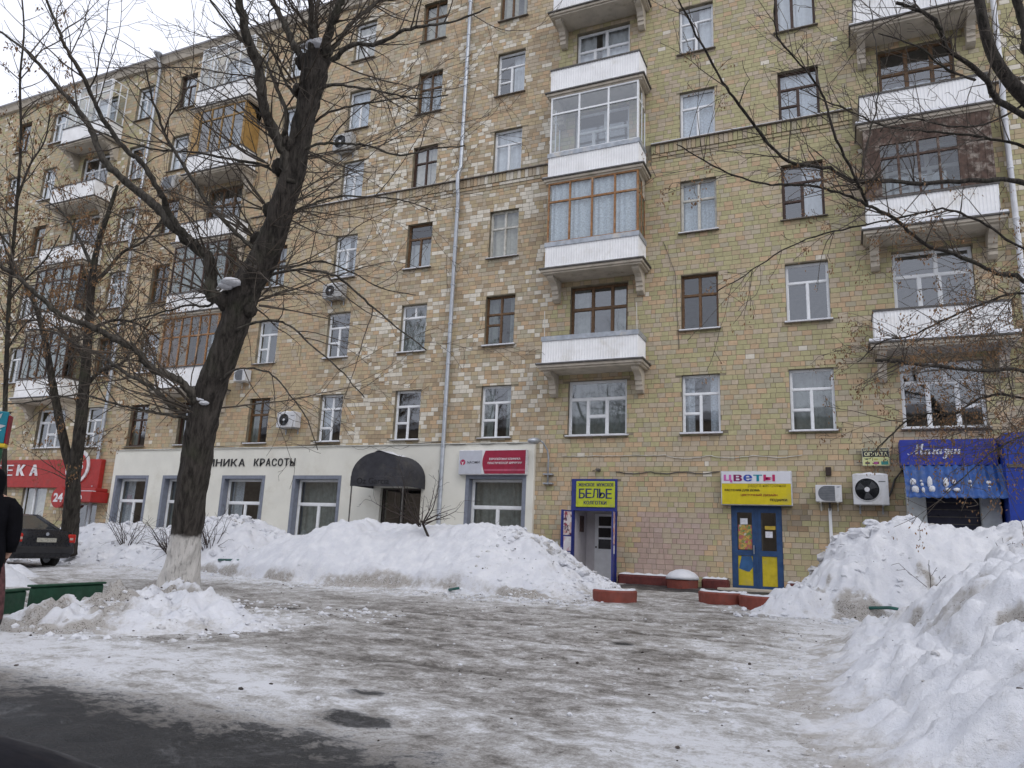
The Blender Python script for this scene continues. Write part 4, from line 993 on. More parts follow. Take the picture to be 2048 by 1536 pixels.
# trunking below the small unit, vent box, cables
MB().bbox(-.50, -.42, -.075, -.014, .6, 2.28, .006).build('cable_trunking', M_W, bld)
MB().tube([(-.46, -.10, 2.42), (-.46, -.06, 2.30), (-.46, -.05, 2.2)], .03, 6).build('hose', M_DARKM, bld)
MB().bbox(-.52, -.38, -.14, -.004, 3.15, 3.38, .01).build('vent_box', mat('rusty_dark_box', (.035, .022, .018), .7), bld)
def cable(pts, r=.010, m=M_DARKM): MB().tube(pts, r, 5).build('cable', m, bld, smooth=True)
rgc = random.Random(9)
def runc(x0, x1, z, sag, y=-.03, n=26, r=.010, m=M_DARKM):
    cable([(x0+(x1-x0)*i/n, y, z-sag*math.sin(math.pi*((i/n*3) % 1))+rgc.uniform(-.012, .012)) for i in range(n+1)], r, m)
runc(-8.2, -4.9, 3.78, .02, m=M_OW); runc(-4.9, -1.1, 3.74, .07, m=M_OW); runc(-6.45, -3.35, 3.27, .05, r=.014); runc(-28.3, -12.6, 4.32, .10, r=.012); runc(-16.2, -13.8, 4.18, .12, y=-.2, r=.007); runc(-12.4, -9.3, 4.25, .08, y=-.17, r=.008)
cable([(1.35, -.05, 3.3), (1.15, -.10, 3.05), (1.05, -.15, 2.75), (.98, -.2, 2.6)], .03, M_DARKM); cable([(-4.97, -.02, 10.6), (-4.6, -.04, 9.5), (-4.5, -.03, 7)], .008)
# small camera above the lingerie sign
mb = MB(); mb.bbox(-7.05, -6.93, -.20, -.02, 3.29, 3.36, .01); mb.tube([(-7.2, -.02, 3.30), (-7.05, -.10, 3.33)], .012, 5); tag(mb.build('security_camera', M_DARKM), 'tiny dark camera on the wall over the БЕЛЬЕ sign', 'camera')

# ---- wall lamp
lp = empty('wall_lamp', (-8.65, 0, 2.9), 'grey street lamp on a bent wall pole beside the clinic corner', 'lamp')
MB().tube([(-8.64, -.12, 2.85), (-8.64, -.12, 3.72), (-8.66, -.18, 3.95), (-8.74, -.36, 4.16), (-8.82, -.52, 4.24)], .028, 8).build('pole', M_GALV, lp, smooth=True)
for z in (2.88, 3.17): MB().box(-8.80, -8.48, -.15, -.0, z, z+.045).build('bracket', M_GALV, lp)
hd = MB(); ax = Vector((-.35, -.9, -.12)).normalized(); ux = ax.cross(Vector((0, 0, 1))).normalized(); uz = ux.cross(ax)
ring = []; prof = [(-.06, .04), (.02, .09), (.16, .155), (.30, .16), (.42, .11), (.48, .03)]
vs = []
for t, r in prof:
    for j in range(12):
        a_ = 2*math.pi*j/12; vs.append(Vector((-8.82, -.50, 4.22))+ax*t+ux*(math.cos(a_)*r)+uz*(math.sin(a_)*r*(.55 if math.sin(a_) > 0 else .75)))
hd.add(vs, [(i*12+j, i*12+(j+1) % 12, (i+1)*12+(j+1) % 12, (i+1)*12+j) for i in range(5) for j in range(12)]+[tuple(range(11, -1, -1)), tuple(range(60, 72))])
hd.build('head', M_GALV, lp, smooth=True, fix=True)

# ================================================================== SNOW BANKS
def bank(name, label, x0, x1, y0, y1, fn, step=.05, seed=1, lump=.10, m=None, dirtf=None, rough=1., pits=0.):
    xs = np.arange(x0, x1+1e-6, step); ys = np.arange(y0, y1+1e-6, step); X, Y = np.meshgrid(xs, ys)
    H = fn(X + .25*fbm(X*.8, Y*.8, seed+50, 3), Y + .25*fbm(X*.8, Y*.8, seed+60, 3))
    k = smooth(-.05, .25, H)
    det = fbm(X*.9, Y*.9, seed, 4)*lump*1.3 + (np.abs(fbm(X*2.4, Y*2.4, seed+5, 4))-.15)*lump*1.3*rough + fbm(X*5.5, Y*5.5, seed+9, 3)*lump*.65*rough*smooth(.25, .6, vnoise(X*.8, Y*.8, seed+71)) + fbm(X*13, Y*13, seed+19, 2)*lump*.22*rough
    H2 = H + det*k
    if pits: pm = smooth(.70, .88, vnoise(X*2.1+.3*Y, Y*1.7, seed+90)+.10*fbm(X*6, Y*6, seed+91, 2))*smooth(.2, .5, H); H2 = H2-pits*pm
    else: pm = 0*X
    G = gz(Y)
    slope = np.hypot(*np.gradient(H2, step))
    dirt = np.clip(.35*smooth(.35, .0, H2) + .25*smooth(.9, 1.8, slope)*smooth(.2, .6, vnoise(X*.7, Y*.7, seed+3)), 0, 1)
    dirt = np.clip(dirt+.8*pm*smooth(.3, .7, vnoise(X*5, Y*5, seed+7)), 0, 1)
    if dirtf is not None: dirt = np.clip(dirt+dirtf(X, Y, H2), 0, 1)
    o = grid_obj(name, xs, ys, G+H2-.02, m or M_SNOWB, {'dirt': dirt}, mask=(H2 > -.03))
    tag(o, label, 'snow bank', 'heaps of shovelled snow'); return o, (xs, ys, G+H2-.02)
def hsample(S_, x, y):
    xs, ys, Z = S_; j = int(np.clip((x-xs[0])/(xs[1]-xs[0]), 0, len(xs)-1)); i = int(np.clip((y-ys[0])/(ys[1]-ys[0]), 0, len(ys)-1)); return float(Z[i, j])
def interp(xp, zp): return lambda x: np.interp(x, xp, zp)
crM = interp([-15.5, -14.6, -14.0, -12.6, -11.5, -10.2, -8.8, -8.15, -7.5, -7.0, -6.5, -6.0, -5.5, -5.05, -4.7], [-.1, .55, .92, 1.24, 1.36, 1.30, 1.42, 1.36, 1.28, 1.06, .90, .68, .42, .1, -.3])
def fM(X, Y):
    c = crM(X)*.93; yf = -7.75-.15*np.sin(X*.9); 
    up = smooth(yf, yf+2.4, Y)**.8; bk = smooth(-2.9, -4.4, Y)
    lip = .24*smooth(yf+.38, yf+.56, Y)*smooth(-5.9, -7, X)*(.6+.6*vnoise(X*1.1, 0*X, 7))
    return (c+.1)*up*bk*.92 + lip*bk - .1 + .02
bM, sM = bank('snow_bank', 'long white snow bank in front of the clinic canopy and crimson sign', -15.8, -4.0, -8.3, -2.7, fM, .045, 3, .13,
              dirtf=lambda X, Y, H: smooth(-7.2, -5.2, X)*.42*smooth(-4.2, -6.2, Y)*vnoise(X*3, Y*3, 4)+.85*smooth(.5, .12, H)*smooth(.3, .65, vnoise(X*1.1, Y*2, 5))*smooth(-6.6, -7.2, Y))
crL = interp([-27, -25, -23.5, -22, -20.4, -19.4, -18.6, -17.6, -16.9, -16.1, -15.3, -14.6, -14.0], [.5, .82, 1.0, 1.08, .93, 1.05, 1.22, 1.34, 1.28, 1.05, .8, .4, -.1])
def fL(X, Y):
    yf = -7.3+.25*np.sin(X*.7); return (crL(X)+.1)*smooth(yf, yf+3.0, Y)*smooth(-2.7, -3.8, Y)-.08
bL, sL = bank('snow_bank', 'lumpy snow bank left of the whitewashed tree below the cream clinic windows', -27.5, -13.8, -7.8, -2.5, fL, .07, 14, .17)
crR = interp([-2.6, -2.1, -1.5, -1.05, -.62, -.1, .6, 1.0, 1.9, 2.4, 3.2, 5, 8], [-.2, -.05, .1, .40, .86, 1.37, 1.64, 1.74, 1.72, 1.58, 1.74, 1.6, 1.5])
def fR(X, Y):
    yf = -7.1+.3*smooth(-.5, 2, X); u = smooth(yf, yf+2.6, Y)
    return .38*smooth(1.1, .1, np.hypot((X+1.05)/1.0, (Y+6.45)/.75)) + (crR(X)*.955+.1)*u*smooth(-2.2, -3.6, Y)-.08 + .10*smooth(yf+.6, yf+.85, Y)*smooth(-1, 0, X)*smooth(-2.6, -3.4, Y)
bR, sR = bank('snow_bank', 'tall snow heap between the flower shop door and the blue porch', -2.9, 7.5, -7.7, -2.0, fR, .04, 23, .17,
              dirtf=lambda X, Y, H: .75*smooth(.35, .75, Y*0+vnoise(X*1.5, Y*1.5, 8))*smooth(.65, .3, H)*smooth(-1.8, -.9, X), pits=.05)
yv = [-18.8, -17.2, -16.0, -14.8, -13.4, -12, -11, -10, -9, -8.2, -7.6]
edge = interp(yv, [-.25, -.4, -.5, -.58, -.62, -.6, -.5, -.35, -.12, .2, .6])
topz = interp(yv, [.70, .82, .96, 1.1, 1.22, 1.28, 1.30, 1.28, 1.22, 1.06, .6])
def fR2(X, Y):
    d = X-edge(Y); t = topz(Y)
    return t*(smooth(.15, 2.35, d)*.95+.05*smooth(2, 4, d))*smooth(-7.2, -8.6, Y)*smooth(-19.3, -18.0, Y) + .10*smooth(-.55, .4, d)*smooth(-8, -9.5, Y)*smooth(-19, -18.4, Y) - .06
def dR2(X, Y, H):
    d = X-edge(Y); r = np.exp(-((d-1.05-.25*np.sin(Y*1.1))/.16)**2)*smooth(-11.5, -9.5, Y)*.9
    return r+.45*smooth(.62, .8, vnoise(X*1.4, Y*1.1, 31))*smooth(.3, .7, H) + .5*smooth(.25, .05, H)*vnoise(X*2, Y*2, 6)
bR2, sR2 = bank('snow_bank', 'big dirty snow heap filling the near right corner', -1.3, 7.5, -19.6, -7.0, fR2, .04, 41, .17, dirtf=dR2, pits=.17, rough=1.25)
def fT(X, Y):
    a_ = np.hypot((X+10.6)/1.35, (Y+12.35)/1.0); b_ = np.hypot((X+8.5)/2.0, (Y+14.5)/1.6); c_ = np.hypot((X+9.0)/1.3, (Y+15.9)/.7)
    ridge = np.exp(-(((X+9.9)*.75+(Y+13.7)*.66)/1.3)**2)*0
    return .26*smooth(1.15, .1, a_)+.25*smooth(1.25, .15, b_)+.10*smooth(1.1, .2, c_)-.045
bT, sT = bank('snow_bank', 'low dirty snow mound round the foot of the whitewashed tree', -13, -5.6, -17.2, -10.6, fT, .04, 57, .17, rough=1.7,
              dirtf=lambda X, Y, H: .95*smooth(-1.0, -.1, (X+9.0)*-.87+(Y+15.2)*-.49)*smooth(.15, .5, vnoise(X*3.2, Y*3.2, 12))*smooth(-12.5, -11, X)+.2*smooth(.55, .75, vnoise(X*3, Y*3, 3)))
def fS(X, Y):
    return .42*smooth(1.1, .1, np.hypot((X+15.3)/1.5, (Y+12.7)/.8))+.30*smooth(1.1, .1, np.hypot((X+17.6)/1.8, (Y+11.0)/.7))-.05
bS, sS = bank('snow_bank', 'small snow heap behind the green boxes near the dark sedan', -20, -12.8, -14, -9.8, fS, .06, 71, .10)
# clods broken off the banks
mc = MB(); md = MB(); q = random.Random(21)
def scatter(S_, n, x0, x1, y0, y1, r0, r1, tgt, cond=lambda x, y: True):
    k = 0
    while k < n:
        x, y = q.uniform(x0, x1), q.uniform(y0, y1); k += 1
        if not cond(x, y): continue
        z = max(hsample(S_, x, y) if S_ else -9, ground_z(x, y)); r = r0+(r1-r0)*q.random()**3
        tgt.blob((x, y, z+r*.05), (r*q.uniform(.8, 1.5), r*q.uniform(.7, 1.2), r*q.uniform(.5, .9)), q.randint(0, 9999), 2 if r > .06 else 1, .75, .3)
scatter(sM, 700, -7.8, -4.6, -8.2, -4.2, .008, .06, mc); scatter(sM, 700, -15, -5, -8.5, -7.3, .008, .04, mc); scatter(sL, 500, -24, -14, -7.6, -4, .02, .11, mc)
scatter(sR, 700, -2.4, 1.2, -7.4, -3.6, .008, .07, mc); scatter(sR, 40, -.9, .6, -5, -4.2, .05, .15, mc); scatter(sL, 30, -19, -15.5, -4.6, -3.8, .08, .2, mc); scatter(sM, 60, -7.4, -5.4, -5.6, -4.4, .04, .11, mc); scatter(sT, 1100, -12, -6.4, -16.6, -11.5, .006, .055, mc); scatter(sR2, 500, -1.2, .8, -17.5, -8, .005, .03, mc)
scatter(None, 380, -12, -1, -18, -8, .005, .022, mc)
oc = mc.build('snow_clods', M_SNOWB, None); at_ = oc.data.attributes.new('dirt', 'FLOAT', 'POINT')
cv = np.array([v.co[:] for v in oc.data.vertices]); at_.data.foreach_set('value', (.10+.5*smooth(.5, .9, vnoise(cv[:, 0]*2, cv[:, 1]*2, 77))).astype(np.float32)); tag(oc, 'loose lumps of broken snow and ice on the heaps', 'snow clods', kind='stuff')
for S_, n, b_ in ((sM, 260, (-8, -4.6, -8.2, -5)), (sR, 200, (-2.2, 2.5, -7.3, -4)), (sT, 330, (-12, -6.5, -16.5, -11.5)), (sR2, 240, (-1, 2.4, -17.5, -8)), (sL, 120, (-24, -14, -7.5, -4)), (None, 420, (-14, -.5, -18.2, -7.5))):
    scatter(S_, n, *b_, .004, .020, md)
od = md.build('litter', mat('dark_grit', (.055, .045, .038), .9, var=.5, scale=3)); tag(od, 'dark grit and bits of litter scattered over the snow', 'litter', kind='stuff')

# ================================================================== STREET THINGS
M_RP = mat('red_planter_paint', (.20, .05, .035), .7, var=.2, dirt=(.16, .06, .05)); M_MAR = mat('maroon_kerb_paint', (.10, .022, .02), .65, var=.25)
def planter(cx, cy, r, t0, t1, label, h=.22, th=.12, snow=True):
    z = ground_z(cx, cy); e = empty('red_planter', (cx, cy, z), label, 'planter', 'red painted concrete planters by the path')
    n = 18; mb = MB(); ms = MB(); V = []; S2 = []
    for i in range(n+1):
        t = t0+(t1-t0)*i/n; c_, s_ = math.cos(t), math.sin(t)
        for rr, hh in ((r, -.1), (r+.015, h-.03), (r-.01, h), (r-th+.01, h), (r-th, h-.03), (r-th, -.1)): V.append((cx+rr*c_, cy+rr*s_, z+hh))
        hh = .02+.02*math.sin(i*1.7)**2
        for rr, k in ((r-.015, h+.002), (r-.03, h+hh), (r-th+.03, h+hh), (r-th+.015, h+.002)): S2.append((cx+rr*c_, cy+rr*s_, z+k))
    mb.add(V, [(6*i+j, 6*i+6+j, 6*i+6+(j+1) % 6, 6*i+(j+1) % 6) for i in range(n) for j in range(6)]+[tuple(range(5, -1, -1)), tuple(6*n+j for j in range(6))]); mb.build('rim', M_RP, e, fix=True)
    if snow: ms.add(S2, [(4*i+j, 4*i+4+j, 4*i+5+j, 4*i+1+j) for i in range(n) for j in range(3)]); ms.build('snow', M_SNOW, e, smooth=True)
    return e
planter(-4.5, -6.7, .45, -2.6, .7, 'red curved planter rim at the right toe of the long bank')
planter(-2.50, -5.45, .50, math.pi*.9, math.pi*2.1, 'red curved planter rim in front of the flower shop door')
planter(-1.62, -5.85, .50, math.pi*.9, math.pi*2.1, 'red planter rim half buried by the tall heap near the flower shop')
pc = planter(-4.3, -.75, .42, 0, 2*math.pi, 'round red planter under a snow cap against the brick wall')
cap = MB(); cap.lathe([(.46, .222), (.44, .30), (.34, .40), (.18, .47), (.03, .49)], (-4.3, -.75, ground_z(-4.3, -.75)), n=20); cap.build('snow_cap', M_SNOW, pc, smooth=True)
def kerb(x0, x1, label):
    e = empty('wall_kerb', ((x0+x1)/2, -.25, 0), label, 'kerb', 'maroon kerbs along the wall')
    MB().bbox(x0, x1, -.42, -.03, -.05, .26, .05).build('block', M_MAR, e)
    n = 12; ms = MB(); V = []
    for i in range(n+1):
        x = x0+.03+(x1-x0-.06)*i/n; hh = .02+.03*math.sin(i*1.1)**2
        V += [(x, -.38, .262), (x, -.36, .26+hh), (x, -.10, .26+hh*1.3), (x, -.06, .262)]
    ms.add(V, [(4*i+j, 4*i+4+j, 4*i+5+j, 4*i+1+j) for i in range(n) for j in range(3)]); ms.build('snow', M_SNOW, e, smooth=True)
kerb(-6.25, -4.78, 'maroon kerb at the wall right of the open doorway'); kerb(-3.85, -3.12, 'short maroon kerb at the wall left of the flower shop door'); kerb(-1.62, -.9, 'maroon kerb at the wall right of the flower shop door')
# green boxes, post
M_GRN = mat('dark_green_paint', (.008, .050, .026), .5, var=.25, dirt=(.03, .08, .05))
GB1 = ((-10.35, -15.14), (-10.55, -13.9)); GB2 = ((-10.08, -15.72), (-10.26, -15.30)); PX, PY = -8.96, -16.72
def gbox(p0, p1, th, z0, z1, label):
    d = Vector((p1[0]-p0[0], p1[1]-p0[1], 0)); L = d.length; e = empty('green_panel', (*p0, z0), label, 'panel', 'green street panels', math.atan2(d.y, d.x))
    mb = MB().bbox(0, L, -th, 0, 0, z1-z0, .02); mb.build('box', M_GRN, e, world=False)
    MB().bbox(-.02, L+.02, -th-.02, .02, z1-z0+.001, z1-z0+.03, .008).build('rim', M_GRN, e, world=False)
gbox(GB1[0], GB1[1], .09, -.26, .11, 'dark green painted panel behind the dirty mound left of the tree')
gbox(GB2[0], GB2[1], .09, -.26, .08, 'narrow green panel beside the person in black')
# low green rail fences sticking out of the banks
M_TEAL = mat('green_rail_paint', (.02, .10, .085), .5, var=.2, dirt=(.10, .09, .07))
def rail(pts, label, posts=True):
    p0 = pts[0]; e = empty('low_fence', (p0[0], p0[1], p0[2]-.5), label, 'fence', 'low green rails at the lawn edge')
    MB().tube(pts, .03, 8).build('rail', M_TEAL, e, smooth=True)
    for p in (pts[0], pts[-1]) if posts else (): MB().tube([(p[0], p[1], p[2]-.6), (p[0], p[1], p[2]+.0)], .033, 8).build('post', M_TEAL, e)
rail([(-15.35, -6.75, .25), (-14.8, -6.75, .27), (-14.1, -6.8, .24)], 'green rail poking out of the snow right of the whitewashed trunk', False)
rail([(.25, -6.50, .09), (.6, -6.50, .12), (.95, -6.46, .07)], 'green rail under the overhanging lip of the tall heap', False)
rail([(-8.05, -7.30, -.06), (-7.72, -7.50, .0)], 'short green rail end at the foot of the long bank', False)

# ---- pylon signboard at the left edge
py = empty('pylon_sign', (-11.85, -15.4, 0), 'teal and green signboard with a white leaf at the left edge', 'signboard')
rzp = YAW-.35
def rot(mb):
    c_, s_ = math.cos(rzp), math.sin(rzp); mb.v = [(x*c_+y*s_-11.80, -x*s_+y*c_-15.35, z) for x, y, z in mb.v]; return mb
rot(MB().bbox(-.36, .36, -.06, .02, 2.12, 2.60, .012)).build('teal_panel', mat('teal_panel', (.01, .17, .23), .4, var=.1), py)
rot(MB().bbox(-.37, .40, -.10, .06, 2.055, 2.115, .01)).build('yellow_band', mat('yellow_band', (.5, .36, .02), .5), py)
rot(MB().bbox(-.36, .36, -.06, .02, 1.2, 2.05, .012)).build('green_panel', mat('green_panel', (.008, .07, .03), .5, var=.15), py)
rot(MB().bbox(.362, .39, -.05, .12, 2.117, 2.55, .01)).build('red_side', mat('red_side', (.20, .01, .02), .5), py)
for x in (-.25, .25): rot(MB().tube([(x, .0, -.4), (x, .0, 1.198)], .04, 8)).build('leg', M_GRN, py)
mb = MB()
for i, (cx_, cz_, an, L_) in enumerate(((.20, 2.26, .5, .13), (.23, 2.36, .2, .13), (.22, 2.47, 1.0, .12), (.06, 2.28, 2.6, .13), (.05, 2.38, 2.9, .13), (.10, 2.49, 2.0, .12))):
    ca, sa = math.cos(an), math.sin(an); pts = [(0, 0), (L_*.4, L_*.25), (L_, 0), (L_*.4, -L_*.25)]
    mb.add([(cx_+u*ca-v*sa, -.066, cz_+u*sa+v*ca) for u, v in pts], [(0, 1, 2, 3), (3, 2, 1, 0)])
rot(mb).build('leaf_emblem', M_PW, py)

# ---- parked sedan, seen from behind
def sedan():
    e = empty('parked_sedan', (-21.6, -8.75, ground_z(-21.6, -8.75)), 'black sedan parked in snow seen from behind, left of the tree', 'car')
    M_CAR = mat('black_car_paint', (.012, .013, .017), .3, 0., var=.2, spec=.35, dirt=(.018, .017, .017), dscale=1.5); M_CG = mat('car_glass', (.03, .035, .04), .06, 0, var=.1, spec=1.)
    # local: +x rear, y right.. length 4.3, rear bumper at x=2.15
    secs = [(2.17, .34, .62, .60, .70), (2.15, .30, .80, .78, .80), (2.05, .26, .98, .82, .84), (1.70, .24, 1.00, .84, .85), (1.30, .24, .98, .845, .85), (.3, .22, .95, .85, .85), (-.7, .22, .94, .85, .85), (-1.5, .24, .88, .82, .84), (-2.0, .28, .74, .72, .80), (-2.13, .34, .62, .58, .66)]
    vs = []; n = 12
    for x, zb, zt_, wt, wb in secs:
        P = [(-wb*.9, zb), (-wb, zb+.10), (-wb*1.01, zb+(zt_-zb)*.5), (-wt*1.0, zt_-.10), (-wt*.93, zt_-.02), (-wt*.5, zt_+.015), (wt*.5, zt_+.015), (wt*.93, zt_-.02), (wt, zt_-.10), (wb*1.01, zb+(zt_-zb)*.5), (wb, zb+.10), (wb*.9, zb)]
        vs += [(x, y, z) for y, z in P]
    f = [(i*n+j, i*n+(j+1) % n, (i+1)*n+(j+1) % n, (i+1)*n+j) for i in range(len(secs)-1) for j in range(n)]+[tuple(range(n)), tuple((len(secs)-1)*n+j for j in reversed(range(n)))]
    B = MB().add(vs, f); B.build('body', M_CAR, e, smooth=True, world=False, fix=True)
    cab = [(1.55, .98, .70), (.72, 1.36, .56), (-.15, 1.40, .57), (-.45, 1.35, .57), (-1.25, .93, .70)]
    vs = []
    for x, z, w_ in cab: vs += [(x, -w_, z), (x, w_, z)]
    # roof skin and pillars
    r = MB(); r.add([(.75, -.57, 1.365), (.75, .57, 1.365), (.3, .585, 1.41), (.3, -.585, 1.41), (-.2, .585, 1.405), (-.2, -.585, 1.405), (-.5, .56, 1.35), (-.5, -.56, 1.35)], [(0, 1, 2, 3), (3, 2, 4, 5), (5, 4, 6, 7)]); r.build('roof', M_CAR, e, smooth=True, world=False)
    for sgn in (-1, 1):
        p = MB(); p.tube([(1.62, sgn*.72, .97), (.78, sgn*.575, 1.36)], .05, 6); p.tube([(.78, sgn*.585, 1.37), (-.45, sgn*.585, 1.37)], .035, 6); p.tube([(-.45, sgn*.575, 1.36), (-1.3, sgn*.70, .93)], .04, 6); p.tube([(.15, sgn*.59, 1.38), (.2, sgn*.76, .96)], .03, 6); p.build('pillar', M_CAR, e, world=False, smooth=True)
        MB().add([(.72, sgn*.58, 1.33), (.18, sgn*.59, 1.36), (.2, sgn*.76, .97), (1.35, sgn*.74, .97)], [(0, 1, 2, 3)]).build('side_window', M_CG, e, world=False)
        MB().add([(.12, sgn*.59, 1.36), (-.42, sgn*.58, 1.33), (-1.15, sgn*.72, .94), (.15, sgn*.76, .96)], [(0, 1, 2, 3)]).build('side_window', M_CG, e, world=False)
        t = MB(); t.bbox(1.96, 2.165, sgn*.78-.155 if sgn > 0 else sgn*.78-.06, sgn*.78+.06 if sgn > 0 else sgn*.78+.155, .66, .90, .03); t.build('tail_lamp', mat('red_lens', (.42, .02, .012), .2, var=.2), e, world=False)
        MB().bbox(2.12, 2.172, sgn*.70-.05, sgn*.70+.05, .74, .81, .01).build('reverse_lamp', mat('pale_lens', (.5, .35, .3), .2), e, world=False)
        for x in (1.32, -1.3):
            wz = .30; wl = MB().lathe([(.30, -.09), (.315, -.07), (.315, .07), (.30, .09), (.20, .095)], (x, sgn*.76, wz), 'y', 24); w_ = wl.build('wheel', mat('tyre_rubber', (.02, .02, .02), .85), e, world=False, smooth=True)
            MB().lathe([(.19, -.098), (.19, .098)], (x, sgn*.76, wz), 'y', 16).build('hub_cap', M_GALV, w_, world=False)
        MB().bbox(-.62, -.5, sgn*.84 if sgn > 0 else -.98, .98 if sgn > 0 else sgn*.84, .95, 1.06, .02).build('mirror', M_CAR, e, world=False)
    MB().add([(1.58, -.68, .985), (1.58, .68, .985), (.78, .55, 1.365), (.78, -.55, 1.365)], [(0, 1, 2, 3)]).build('rear_window', M_CG, e, world=False)
    MB().add([(-1.3, -.66, .93), (-1.3, .66, .93), (-.5, .54, 1.355), (-.5, -.54, 1.355)], [(0, 3, 2, 1)]).build('windscreen', M_CG, e, world=False)
    MB().bbox(2.05, 2.21, -.82, .82, .36, .58, .05).build('rear_bumper', mat('bumper_plastic', (.018, .018, .020), .5, var=.3), e, world=False)
    MB().box(2.163, 2.175, -.27, .27, .68, .79).build('number_plate', mat('plate_dirty', (.34, .33, .28), .6, var=.35, scale=25), e, world=False)
    MB().lathe([(.045, 0), (.045, .01)], (2.155, 0, .89), 'x', 12).build('badge', M_GALV, e, world=False)
    e.rotation_euler = (0, 0, 0)
    return e
sedan()

# ---- near car nose at the bottom left corner
def nose():
    e = empty('near_car', (-2.25, -21.62, ground_z(-2.5, -21.5)-.035), 'glossy black car bonnet edge in the bottom left corner', 'car')
    M_ = mat('glossy_black_paint', (.004, .005, .010), .45, 0, var=.15, spec=.12); gzz = e.location.z
    nx, ny = 26, 22; vs = []
    for j in range(ny+1):
        for i in range(nx+1):
            u, v = -1+2*i/nx, -1+2*j/ny
            x = u*1.12; y = v*.86
            k = max(0, 1-abs(u)**3.2)*max(0, 1-abs(v)**3.2)
            vs.append((x, y, .30+.44*k**.42+.02*math.cos(u*1.4)))
    mb = MB().add(vs, [(j*(nx+1)+i, j*(nx+1)+i+1, (j+1)*(nx+1)+i+1, (j+1)*(nx+1)+i) for j in range(ny) for i in range(nx)]); mb.build('bonnet', M_, e, smooth=True, world=False)
    MB().bbox(-1.10, 1.10, -.85, .85, .14, .30, .04).build('bumper', mat('bumper_plastic', (.018, .018, .020), .5), e, world=False)
    for s_ in (-1, 1): MB().lathe([(.28, -.08), (.30, -.06), (.30, .06), (.28, .08)], (-.35, s_*.74, .29), 'y', 20).build('wheel', mat('tyre_rubber', (.02, .02, .02), .85), e, world=False, smooth=True)
    e.rotation_euler = (0, 0, math.radians(20))
nose()

